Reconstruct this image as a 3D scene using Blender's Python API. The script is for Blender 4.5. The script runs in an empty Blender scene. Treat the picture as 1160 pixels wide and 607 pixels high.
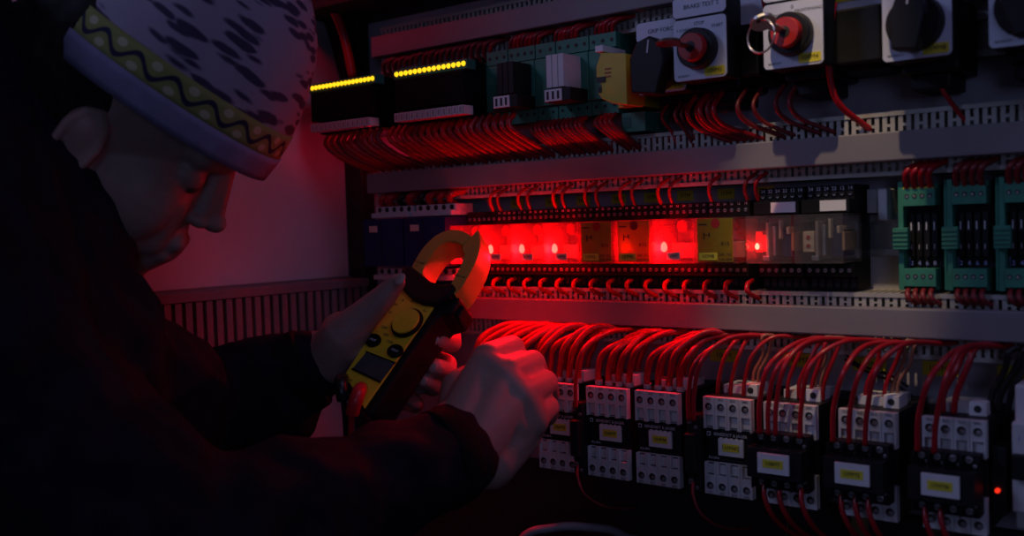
import bpy, bmesh, math, random
from mathutils import Vector, Matrix
random.seed(7)
C = bpy.context.scene.collection
PI = math.pi

# ------------------------------------------------------------------ camera
F = 1119.2
CAM = Vector((0, -0.86, 1.3))
aX = -Vector((-1440, 3.5, -F)).normalized()
aY = Vector((870, 73.5, -F)).normalized()
aZ = aX.cross(aY)
ROT = Matrix((aX, aY, aZ))
def Q(px, py, t):                      # a point t metres ahead of the camera
    return CAM + ROT @ (Vector((px - 580, 303.5 - py, -F)) * (t / F))
cd = bpy.data.cameras.new('camera'); cam = bpy.data.objects.new('camera', cd); C.objects.link(cam)
cd.sensor_width = 36; cd.lens = F / 1160 * 36; cd.clip_start = .01
cd.dof.use_dof = True; cd.dof.focus_distance = .93; cd.dof.aperture_fstop = 4.5
cam.matrix_world = Matrix.Translation(CAM) @ ROT.to_4x4()
bpy.context.scene.camera = cam

# ------------------------------------------------------------------ materials
MATS = {}
def mat(name, col, rough=.5, metal=0., spec=.5, vary=.12, scale=60., bump=0., sss=0., emit=None, estr=0., coat=0.):
    m = bpy.data.materials.new(name); m.use_nodes = True; nt = m.node_tree; b = nt.nodes['Principled BSDF']
    b.inputs['Roughness'].default_value = rough; b.inputs['Metallic'].default_value = metal
    b.inputs['Specular IOR Level'].default_value = spec
    if coat: b.inputs['Coat Weight'].default_value = coat
    tc = nt.nodes.new('ShaderNodeTexCoord'); nz = nt.nodes.new('ShaderNodeTexNoise')
    nz.inputs['Scale'].default_value = scale; nz.inputs['Detail'].default_value = 4
    nt.links.new(tc.outputs['Object'], nz.inputs['Vector'])
    rp = nt.nodes.new('ShaderNodeValToRGB'); nt.links.new(nz.outputs['Fac'], rp.inputs['Fac'])
    lo = [max(0, c * (1 - vary)) for c in col[:3]] + [1]; hi = [min(1, c * (1 + vary)) for c in col[:3]] + [1]
    rp.color_ramp.elements[0].color = lo; rp.color_ramp.elements[1].color = hi
    rp.color_ramp.elements[0].position = .3; rp.color_ramp.elements[1].position = .7
    nt.links.new(rp.outputs['Color'], b.inputs['Base Color'])
    if bump:
        bp = nt.nodes.new('ShaderNodeBump'); bp.inputs['Strength'].default_value = bump; bp.inputs['Distance'].default_value = .001
        nt.links.new(nz.outputs['Fac'], bp.inputs['Height']); nt.links.new(bp.outputs['Normal'], b.inputs['Normal'])
    if sss:
        b.inputs['Subsurface Weight'].default_value = sss; b.inputs['Subsurface Radius'].default_value = (.012, .004, .002)
        b.inputs['Subsurface Scale'].default_value = .5
    if emit:
        b.inputs['Emission Color'].default_value = (*emit, 1); b.inputs['Emission Strength'].default_value = estr
    MATS[name] = m; return m
def clear(name, tint=(1, 1, 1), haze=.2, hazecol=(.8, .8, .8), gloss=.12):
    m = bpy.data.materials.new(name); m.use_nodes = True; nt = m.node_tree; nt.nodes.clear()
    out = nt.nodes.new('ShaderNodeOutputMaterial'); tr = nt.nodes.new('ShaderNodeBsdfTransparent'); tr.inputs[0].default_value = (*tint, 1)
    gl = nt.nodes.new('ShaderNodeBsdfGlossy'); gl.inputs['Roughness'].default_value = .12
    df = nt.nodes.new('ShaderNodeBsdfDiffuse'); tl = nt.nodes.new('ShaderNodeBsdfTranslucent')
    nz = nt.nodes.new('ShaderNodeTexNoise'); nz.inputs['Scale'].default_value = 90
    tc = nt.nodes.new('ShaderNodeTexCoord'); nt.links.new(tc.outputs['Object'], nz.inputs['Vector'])
    df.inputs[0].default_value = (*hazecol, 1); tl.inputs[0].default_value = (*hazecol, 1)
    mr = nt.nodes.new('ShaderNodeMapRange'); mr.inputs['To Min'].default_value = haze * .7; mr.inputs['To Max'].default_value = haze * 1.3
    nt.links.new(nz.outputs['Fac'], mr.inputs['Value'])
    m0 = nt.nodes.new('ShaderNodeMixShader'); m0.inputs[0].default_value = .6
    m1 = nt.nodes.new('ShaderNodeMixShader'); m2 = nt.nodes.new('ShaderNodeMixShader'); m2.inputs[0].default_value = gloss
    nt.links.new(df.outputs[0], m0.inputs[1]); nt.links.new(tl.outputs[0], m0.inputs[2])
    nt.links.new(mr.outputs[0], m1.inputs[0]); nt.links.new(tr.outputs[0], m1.inputs[1]); nt.links.new(m0.outputs[0], m1.inputs[2])
    nt.links.new(m1.outputs[0], m2.inputs[1]); nt.links.new(gl.outputs[0], m2.inputs[2]); nt.links.new(m2.outputs[0], out.inputs[0])
    MATS[name] = m; return m
def glow(name, col, s):
    m = bpy.data.materials.new(name); m.use_nodes = True; nt = m.node_tree; b = nt.nodes['Principled BSDF']
    b.inputs['Base Color'].default_value = (*col, 1); b.inputs['Emission Color'].default_value = (*col, 1); b.inputs['Emission Strength'].default_value = s
    MATS[name] = m; return m
mat('plate', (.42, .40, .45), .45, 0, .5, .08, 12)
mat('sidepanel', (.50, .47, .52), .42, 0, .5, .05, 6)
mat('duct', (.215, .20, .22), .5, 0, .4, .05, 20)
mat('duct_body', (.40, .39, .36), .55, 0, .4, .08, 60)
mat('duct_side_shaded', (.19, .16, .17), .5, 0, .3, .08, 40)  # duct plastic darkened, with the worker's shade put into the colour
mat('frame_black', (.012, .012, .014), .6)
mat('black', (.010, .010, .012), .5, 0, .3, .2, 120)
mat('black_matt', (.005, .005, .006), .8, 0, .15, .2, 120)
mat('socket_black', (.006, .006, .007), .6, 0, .2)
mat('white_plastic', (.62, .62, .64), .42, 0, .5, .04, 80)
mat('white_tag', (.72, .72, .74), .5, 0, .4, .04, 80)
mat('yellow_tag', (.72, .64, .05), .5, 0, .4, .06, 80)
mat('ink', (.015, .015, .02), .6)
mat('ink_white', (.7, .7, .75), .6)
mat('ink_blue', (.30, .32, .62), .6)
mat('hole', (.02, .02, .022), .6)
mat('screw', (.55, .55, .58), .35, .9)
mat('green', (.045, .24, .16), .5, 0, .4, .12, 90)
mat('green_dark', (.03, .15, .11), .5, 0, .4, .12, 90)
mat('blue_black', (.012, .020, .10), .55, 0, .25)
mat('yellow_plastic', (.62, .47, .035), .45, 0, .5, .06, 90)
mat('wire_red', (.40, .008, .018), .30, 0, .5, .1, 40)
mat('wire_dark_red', (.20, .016, .02), .42, 0, .5, .1, 40)
mat('wire_brown', (.32, .13, .09), .35, 0, .5, .2, 40)
mat('wire_black', (.01, .01, .01), .45)
mat('ferrule', (.45, .42, .44), .4)
mat('switch_plate', (.60, .64, .76), .4, 0, .5, .04, 50)
mat('switch_red', (.42, .02, .02), .4)
mat('steel', (.55, .54, .52), .3, .95)
mat('dark_brass', (.10, .07, .05), .45, .7)
mat('brass', (.45, .35, .2), .35, .9)
mat('rail_metal', (.55, .54, .52), .35, .8)
mat('lens_red', (.75, .04, .05), .35)
mat('coil', (.50, .36, .24), .5)
clear('relay_card', (.9, .8, .3), .93, (.46, .42, .06), .03)
mat('relay_inner', (.34, .30, .30), .5)
mat('beige', (.62, .56, .44), .5)
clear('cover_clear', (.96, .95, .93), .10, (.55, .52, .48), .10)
clear('cover_lit', (1, .72, .72), .26, (.75, .3, .3), .06)  # clear cover with the relays' red glow put into its tint
glow('led_red', (1, .042, .027), 30)
glow('led_red_dim', (1, .03, .01), 1.2)
glow('led_yellow', (1, .55, .01), 1.5)

# ------------------------------------------------------------------ mesh helpers
def wl(o):
    p = Vector((0, 0, 0))
    while o: p += o.location; o = o.parent
    return p
class MB:
    def __init__(s): s.bm = bmesh.new(); s.mats = []
    def mi(s, m):
        if m not in s.mats: s.mats.append(m)
        return s.mats.index(m)
    def box(s, x0, x1, d0, d1, z0, z1, m, xf=None):
        i = s.mi(m)
        vs = [s.bm.verts.new((x, -d, z)) for x in (x0, x1) for d in (d0, d1) for z in (z0, z1)]
        if xf: 
            for v in vs: v.co = xf @ v.co
        for f in ((0, 1, 3, 2), (4, 6, 7, 5), (0, 4, 5, 1), (2, 3, 7, 6), (0, 2, 6, 4), (1, 5, 7, 3)):
            fc = s.bm.faces.new([vs[k] for k in f]); fc.material_index = i
        return s
    def prism(s, pts, h0, h1, m, xf, m_side=None):     # outline in local x,y; extruded along local z; xf to world
        i = s.mi(m); j = s.mi(m_side or m)
        a = [s.bm.verts.new(xf @ Vector((p[0], p[1], h0))) for p in pts]; b = [s.bm.verts.new(xf @ Vector((p[0], p[1], h1))) for p in pts]
        n = len(pts)
        f = s.bm.faces.new(a[::-1]); f.material_index = i
        f = s.bm.faces.new(b); f.material_index = i
        for k in range(n):
            f = s.bm.faces.new((a[k], a[(k + 1) % n], b[(k + 1) % n], b[k])); f.material_index = j
        return s
    def cyl(s, p, q, r0, m, r1=None, seg=16, caps=True):
        p, q = Vector(p), Vector(q); r1 = r0 if r1 is None else r1; i = s.mi(m)
        ax = (q - p).normalized(); u = ax.orthogonal().normalized(); v = ax.cross(u)
        A = [s.bm.verts.new(p + (u * math.cos(t) + v * math.sin(t)) * r0) for t in [2 * PI * k / seg for k in range(seg)]]
        B = [s.bm.verts.new(q + (u * math.cos(t) + v * math.sin(t)) * r1) for t in [2 * PI * k / seg for k in range(seg)]]
        for k in range(seg):
            f = s.bm.faces.new((A[k], A[(k + 1) % seg], B[(k + 1) % seg], B[k])); f.material_index = i; f.smooth = seg > 10
        if caps:
            f = s.bm.faces.new(A[::-1]); f.material_index = i; f = s.bm.faces.new(B); f.material_index = i
        return s
    def quad(s, ps, m):
        f = s.bm.faces.new([s.bm.verts.new(p) for p in ps]); f.material_index = s.mi(m); return s
    def tube(s, pts, r, m, seg=8, radii=None):
        i = s.mi(m); pts = [Vector(p) for p in pts]; n = len(pts); rings = []
        t0 = (pts[1] - pts[0]).normalized(); u = t0.orthogonal().normalized()
        for k in range(n):
            t = (pts[min(k + 1, n - 1)] - pts[max(k - 1, 0)]).normalized()
            u = (u - t * u.dot(t)).normalized(); v = t.cross(u); rr = radii[k] if radii else r
            rings.append([s.bm.verts.new(pts[k] + (u * math.cos(a) + v * math.sin(a)) * rr) for a in [2 * PI * q / seg for q in range(seg)]])
        for k in range(n - 1):
            for q in range(seg):
                f = s.bm.faces.new((rings[k][q], rings[k][(q + 1) % seg], rings[k + 1][(q + 1) % seg], rings[k + 1][q])); f.material_index = i; f.smooth = True
        for rg, rev in ((rings[0], True), (rings[-1], False)):
            f = s.bm.faces.new(rg[::-1] if rev else rg); f.material_index = i
        return s
    def build(s, name, parent=None, bevel=0., origin=None, smooth=False, fix=True):
        if fix: bmesh.ops.recalc_face_normals(s.bm, faces=s.bm.faces)
        if origin is not None:
            bmesh.ops.translate(s.bm, vec=-Vector(origin), verts=s.bm.verts)
        me = bpy.data.meshes.new(name); s.bm.to_mesh(me); s.bm.free()
        for m in s.mats: me.materials.append(MATS[m])
        o = bpy.data.objects.new(name, me); C.objects.link(o)
        if origin is not None: o.location = origin
        if parent: o.parent = parent; o.location = Vector(o.location) - wl(parent)
        if smooth:
            for p in me.polygons: p.use_smooth = True
        if bevel:
            b = o.modifiers.new('bevel', 'BEVEL'); b.width = bevel; b.segments = 2; b.limit_method = 'ANGLE'; b.angle_limit = .6
        return o
def tag(o, label=None, cat=None, group=None, kind=None):
    if label: o['label'] = label
    if cat: o['category'] = cat
    if group: o['group'] = group
    if kind: o['kind'] = kind
    return o
def thing(name, loc, label, cat, group=None):
    o = bpy.data.objects.new(name, None); C.objects.link(o); o.location = loc; o.empty_display_size = .01
    return tag(o, label, cat, group)
def smooth_path(pts, n=8):
    P_ = [Vector(p) for p in pts]; P_ = [P_[0] * 2 - P_[1]] + P_ + [P_[-1] * 2 - P_[-2]]; out = []
    for i in range(1, len(P_) - 2):
        a, b, c, d = P_[i - 1:i + 3]
        for k in range(n):
            t = k / n
            out.append(.5 * ((2 * b) + (c - a) * t + (2 * a - 5 * b + 4 * c - d) * t * t + (3 * b - a - 3 * c + d) * t ** 3))
    out.append(P_[-2]); return out
def text(s, size, pos, parent, m='ink', name='lettering', align='CENTER', rot=None, sx=1.):
    cu = bpy.data.curves.new('t', 'FONT'); cu.body = s; cu.size = size; cu.align_x = align; cu.align_y = 'CENTER'; cu.extrude = .00008
    cu.resolution_u = 2
    t = bpy.data.objects.new('t', cu); C.objects.link(t)
    me = bpy.data.meshes.new_from_object(t); bpy.data.objects.remove(t); bpy.data.curves.remove(cu)
    me.materials.clear(); me.materials.append(MATS[m])
    R_ = rot or Matrix.Rotation(PI / 2, 4, 'X')
    me.transform(R_ @ Matrix.Diagonal((sx, 1, 1, 1)))
    o = bpy.data.objects.new(name, me); C.objects.link(o)
    o.location = Vector(pos)
    if parent: o.parent = parent; o.location = Vector(pos) - wl(parent)
    return o
def W(x, d, z): return Vector((x, -d, z))
def wire(pts, r, m, label, group, name='wire', ferrule=None, cat='wire', n=8):
    path = smooth_path([W(*p) for p in pts], n)
    o = MB().tube(path, r, m).build(name, origin=path[0], fix=False)
    tag(o, label, cat, group)
    if ferrule:
        a = path[-1]; b = path[-3]
        MB().cyl(a, a + (b - a).normalized() * ferrule, r * 1.25, 'ferrule', seg=10).build('ferrule', parent=o, origin=a)
    return o

# ------------------------------------------------------------------ the setting
XL = -.909
st = lambda o: tag(o, kind='structure')
st(MB().box(XL - .02, .45, -.004, 0, .55, 1.85, 'plate').build('wall_back'))
st(MB().box(XL - .02, XL, 0, .62, .55, 1.85, 'sidepanel').build('wall_left'))
st(MB().box(-2.5, 1.5, -.6, 3, -.02, 0, 'black_matt').build('floor'))
st(MB().box(XL, -.8795, 0, .022, .75, 1.85, 'frame_black').build('trim_1', bevel=.002))
st(MB().box(XL, .45, .0, .10, 1.552, 1.64, 'frame_black').build('trim_2', bevel=.002))
st(MB().box(XL, .45, .0, .012, .55, 1.046, 'frame_black').build('lower_dark_sheet', bevel=.002))  # black sheet added so the plate below the contactors stays dark
st(MB().box(XL - .02, .45, -.02, .62, .50, .55, 'frame_black').build('trim_3', bevel=.002))

def duct(x0, x1, zc, label, up=.030, dn=.030, pitch=.0062):
    t = thing('cable_duct', W(x0, 0, zc), label, 'cable duct', 'horizontal cable ducts across the panel')
    MB().box(x0, x1, .046, .061, zc - .0115, zc + .0115, 'duct').build('cover', t, bevel=.0012)
    b = MB(); b.box(x0, x1, .0005, .0035, zc - dn, zc + up, 'duct_body')
    for sgn, h in ((1, up), (-1, dn)):
        za, zb = sorted((zc + sgn * (h - .0035), zc + sgn * h))
        b.box(x0, x1, .0430, .0465, za, zb, 'duct_body')
        b.box(x0, x1, .0035, .010, za, zb, 'duct_body')
        zc0, zc1 = sorted((zc + sgn * .0100, zc + sgn * (h - .0035)))
        n = int((x1 - x0) / pitch)
        for i in range(n):
            a = x0 + i * pitch + .001; w = pitch * .56
            b.box(a, a + w, .0435, .0455, zc0, zc1, 'duct_body')
            if i % 2: b.box(a + w, a + pitch, .0435, .0455, zc0 + (zc1 - zc0) * .42, zc0 + (zc1 - zc0) * .58, 'duct_body')
            b.box(a, a + w, .010, .0435, zb - .0015 if sgn > 0 else za, zb if sgn > 0 else za + .0015, 'duct_body')
    b.build('slotted_body', t)
    return t
duct(-.815, .35, 1.5075, 'grey slotted cable duct along the top, above the rotary switches', .024, .0285)
duct(-.830, .35, 1.3540, 'long grey cable duct in the middle, above the red glowing relays', .0285, .0225)
duct(-.830, .35, 1.2145, 'long grey cable duct under the glowing relays, above the contactors', .0225, .0295)

# duct on the side wall, seen lengthwise
t = thing('cable_duct', (XL, -.3, 1.18), 'slotted cable duct on the left side wall, lit dim red', 'cable duct')
b = MB(); b.box(XL + .0005, XL + .004, .02, .56, 1.14, 1.245, 'duct_side_shaded')
MB().box(XL + .035, XL + .039, .024, .56, 1.233, 1.243, 'duct_side_shaded').box(XL + .0045, XL + .035, .024, .56, 1.239, 1.243, 'duct_side_shaded').build('rim', t, bevel=.001)
n = 44
for i in range(n):
    y = .026 + i * .0122
    b.box(XL + .034, XL + .037, y, y + .0075, 1.165, 1.2325, 'duct_side_shaded')
    b.box(XL + .0045, XL + .034, y, y + .0075, 1.165, 1.168, 'duct_side_shaded')
b.box(XL + .034, XL + .037, .024, .56, 1.140, 1.165, 'duct_side_shaded'); b.build('slotted_body', t)

# ------------------------------------------------------------------ DIN rails
def rail(x0, x1, z, label):
    b = MB()
    b.box(x0, x1, .0005, .002, z - .0115, z + .0115, 'rail_metal')
    for s in (1, -1):
        b.box(x0, x1, .002, .0085, z + s * .0122 - .0007, z + s * .0122 + .0007, 'rail_metal')
        za = z + s * .0122; zb = z + s * .0175
        b.box(x0, x1, .0075, .009, min(za, zb), max(za, zb), 'rail_metal')
    tag(b.build('mounting_rail'), label, 'rail', 'steel mounting rails')
rail(-.86, .3, 1.283, 'steel mounting rail behind the row of relays and green modules')
rail(-.872, .3, 1.440, 'steel mounting rail behind the switches and green modules at the top')
rail(-.60, .3, 1.108, 'steel mounting rail behind the contactors')

# ------------------------------------------------------------------ contactors (lower row)
CW = .0445
def screw(b, x, d, z, r=.0022):
    b.cyl(W(x, d, z), W(x, d + .0012, z), r, 'screw', seg=12)
    b.box(x - r * .8, x + r * .8, d + .0011, d + .0014, z - .0003, z + .0003, 'ink')
cont = [(-.569, '106M3'), (-.5125, '106M7'), (-.4600, '104M4'), (-.392, '110M4/2'), (-.337, '108M7'), (-.2745, '109M5'), (-.2115, '109M6')]
clabel = ['white-faced contactor nearest the gripping hand, partly behind the fingers',
          'white-faced contactor second from the left, just right of the slim black auxiliary block',
          'white-faced contactor third from the left, thick red wires entering its top',
          'white-faced contactor fourth from the left, in the middle of the lower row',
          'contactor fifth from the left, black screw block and pale yellow-centred tag on its front',
          'second contactor from the right with black screw block and white tag with yellow centre',
          'rightmost contactor with black screw block, beside a tiny red lamp']
for k, (x, tg) in enumerate(cont):
    x1 = x + CW; t = thing('contactor', W(x + CW / 2, 0, 1.065), clabel[k], 'contactor', 'contactors in the lower row')
    aux = k >= 4
    b = MB()
    b.box(x + .0002, x1 - .0002, .009, .0885, 1.0655, 1.1486, 'black')
    b.box(x + .0005, x1 - .0005, .088, .0905, 1.0935, 1.121, 'black')
    for zz in (1.0945, 1.1185): b.box(x + .0005, x1 - .0005, .0905, .0915, zz, zz + .0012, 'black')
    b.build('housing', t, bevel=.0008)
    for top in (1, 0):
        z0, z1 = (1.1215, 1.1490) if top else (1.0650, 1.0925)
        b = MB(); pw = CW / 4
        zs0, zs1 = (1.1225, 1.1335) if top else (1.0815, 1.0915)      # square slots
        b.box(x, x1, .0887, .0905, z0, z1, 'white_plastic')
        zh = 1.1410 if top else 1.0725
        for i in range(4):
            a = x + i * pw
            b.box(a + .0002, a + .0018, .0905, .0950, z0, z1, 'white_plastic')
            b.box(a + pw - .0018, a + pw - .0002, .0905, .0950, z0, z1, 'white_plastic')
            fz0, fz1 = (zs1, z1) if top else (z0, zs0)
            b.box(a + .0018, a + pw - .0018, .0905, .0948, fz0, fz1, 'white_plastic')
            # slot interior
            b.box(a + .0022, a + pw - .0022, .0905, .0922, zs0 + .001, zs1 - .001, 'white_plastic')
            b.box(a + .0020, a + pw - .0020, .0905, .0909, zs0, zs1, 'hole')
            b.cyl(W(a + pw / 2, .0948, zh), W(a + pw / 2, .0953, zh), .0039, 'white_plastic', seg=18)
            b.cyl(W(a + pw / 2, .0951, zh), W(a + pw / 2, .0955, zh), .0032, 'hole', seg=18)
            b.cyl(W(a + pw / 2 + .0006, .0953, zh - .0006), W(a + pw / 2 + .0006, .09575, zh - .0006), .0018, 'screw', seg=10)
        b.build('terminal_block', t, bevel=.0004)
        if not aux or top:
            for i, s in enumerate(('1L1', '3L2', '5L3', 'NO') if top else ('2T1', '4T2', '6T3', 'NO')):
                if x > -.57: text(s, .0030, W(x + (i + .5) * pw, .0951, (1.1472 if top else 1.0664)), t)
    # coil terminals stepped back on top
    b = MB(); b.box(x + .006, x1 - .0075, .030, .066, 1.148, 1.1555, 'white_plastic')
    b.box(x1 - .0165, x1 - .0045, .050, .0725, 1.1485, 1.1585, 'white_tag')
    b.cyl(W(x1 - .0105, .0725, 1.1535), W(x1 - .0105, .0729, 1.1535), .0028, 'hole', seg=14)
    b.cyl(W(x + .014, .050, 1.1555), W(x + .014, .050, 1.1562), .003, 'screw', seg=12)
    b.build('coil_terminal', t, bevel=.0006)
    if not aux:
        text('BENEDIKT & JÄGER', .0036, W(x + .0235, .0917, 1.1168), t, 'ink_white')
        MB().box(x + .0015, x + .0050, .0913, .0918, 1.1150, 1.1185, 'ink_white').box(x + .0022, x + .0043, .0917, .0920, 1.1157, 1.1178, 'black').build('emblem', t)
        text('K2-09A', .0032, W(x + .008, .0917, 1.0962), t, 'ink_white')
        lx0, lx1, lz0, lz1, ld = x + .0125, x + .0355, 1.0990, 1.1135, .0905
    else:
        b = MB(); d1 = .122
        b.box(x - .003, x1 - .002, .0958, d1 - .014, 1.081, 1.1265, 'black')
        b.box(x - .003, x1 - .002, d1 - .014, d1, 1.0925, 1.1165, 'black')
        for zz, s in ((1.1218, 1), (1.0870, -1)):
            for i in range(4):
                cx = x + .0035 + i * .0108
                b.box(cx - .0048, cx - .0040, d1 - .014, d1 - .004, zz - .0045, zz + .0045, 'black')
                screw(b, cx, d1 - .014, zz + .0012 * s, .0026)
                screw(b, cx + .004, d1 - .0135, zz - .0030 * s, .0014)
        b.build('auxiliary_block', t, bevel=.0008)
        lx0, lx1, lz0, lz1, ld = x + .0070, x + .0330, 1.0975, 1.1135, d1
    lab = MB().box(lx0, lx1, ld, ld + .0022, lz0, lz1, 'white_tag')
    if not aux:
        for i in range(5): lab.box(lx0 + .001 + i * .0047, lx0 + .0035 + i * .0047, ld, ld + .0015, lz1, lz1 + .0008, 'white_tag')
    cxm, czm = (lx0 + lx1) / 2, (lz0 + lz1) / 2
    hw = (lx1 - lx0) * .33
    lab.box(cxm - hw, cxm + hw, ld + .0022, ld + .0025, czm - .0034, czm + .0034, 'yellow_tag')
    lab = lab.build('name_tag', t, bevel=.0004); tag(lab, 'white tag with yellow sticker')
    text(tg, .0046, W(cxm, ld + .0026, czm), lab, 'ink')

def sideaux(x0, x1, label):
    t = thing('auxiliary_contact_block', W(x0, 0, 1.067), label, 'auxiliary block', 'slim auxiliary blocks between contactors')
    MB().box(x0, x1, .009, .101, 1.066, 1.134, 'black').box(x0 + .001, x1 - .001, .101, .108, 1.084, 1.118, 'black').build('housing', t, bevel=.0012)
    for z in (1.128, 1.0755):
        b = MB(); screw(b, (x0 + x1) / 2 - .0025, .101, z, .0024); screw(b, (x0 + x1) / 2 + .003, .101, z - .005, .0016); b.build('screw', t)
sideaux(-.5240, -.5130, 'slim black auxiliary block beside the gripping hand, one red wire going in')
sideaux(-.4050, -.3930, 'slim black auxiliary block left of the fourth contactor')
# tiny red lamp beside the last contactor
t = thing('indicator_lamp', W(-.163, .06, 1.100), 'tiny dim red lamp right of the last contactor', 'lamp')
MB().box(-.1655, -.1555, .009, .088, 1.08, 1.13, 'black').build('housing', t, bevel=.001)
MB().cyl(W(-.161, .088, 1.0985), W(-.161, .0905, 1.0985), .0017, 'led_red_dim', seg=12).build('lens', t)
# breaker at the right edge
t = thing('circuit_breaker', W(-.14, 0, 1.07), 'pale blue-grey breaker at the right edge, beside the last contactor', 'circuit breaker')
MB().box(-.151, -.116, .009, .080, 1.070, 1.175, 'white_plastic').box(-.151, -.116, .080, .092, 1.085, 1.150, 'white_plastic').build('housing', t, bevel=.0015)
MB().box(-.150, -.141, .092, .099, 1.110, 1.128, 'black').build('toggle', t, bevel=.001)
text('1', .006, W(-.146, .0922, 1.138), t, 'ink_blue')

# yellow marker stickers on the plate
for x, s in ((-.417, '104M'), (-.344, '108M7'), (-.280, '109M5'), (-.222, '109M6'), (-.165, '')):
    o = MB().box(x - .014, x + .014, .0003, .0012, 1.1655, 1.1775, 'yellow_tag').build('marker_sticker', origin=W(x, 0, 1.171))
    tag(o, 'yellow marker sticker on the plate, %s' % {-.417: 'above the fourth contactor', -.344: 'above the gap right of the fourth contactor', -.280: 'above the fifth contactor', -.222: 'above the sixth contactor', -.165: 'farthest right above the last contactor'}[x], 'sticker', 'yellow stickers above the contactors')
    if s: text(s, .007, W(x, .0013, 1.1715), o)
ys = [-.659, -.612, -.572, -.529, -.491, -.454, -.411, -.372]
yw = ['first from the left above the relay sockets', 'second from the left above the relay sockets', 'third from the left above the relay sockets', 'fourth from the left above the relay sockets',
      'fifth from the left above the relay sockets', 'sixth from the left above the relay sockets', 'seventh from the left above the relay sockets', 'rightmost, left of the numbered sockets']
for x, s in zip(ys, yw):
    o = MB().box(x - .0085, x + .0085, .0003, .0012, 1.3195, 1.3295, 'yellow_tag').build('marker_sticker', origin=W(x, 0, 1.324))
    tag(o, 'small yellow marker sticker, ' + s, 'sticker', 'yellow stickers above the relays')
    text('107M', .005, W(x, .0013, 1.3245), o)

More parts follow.
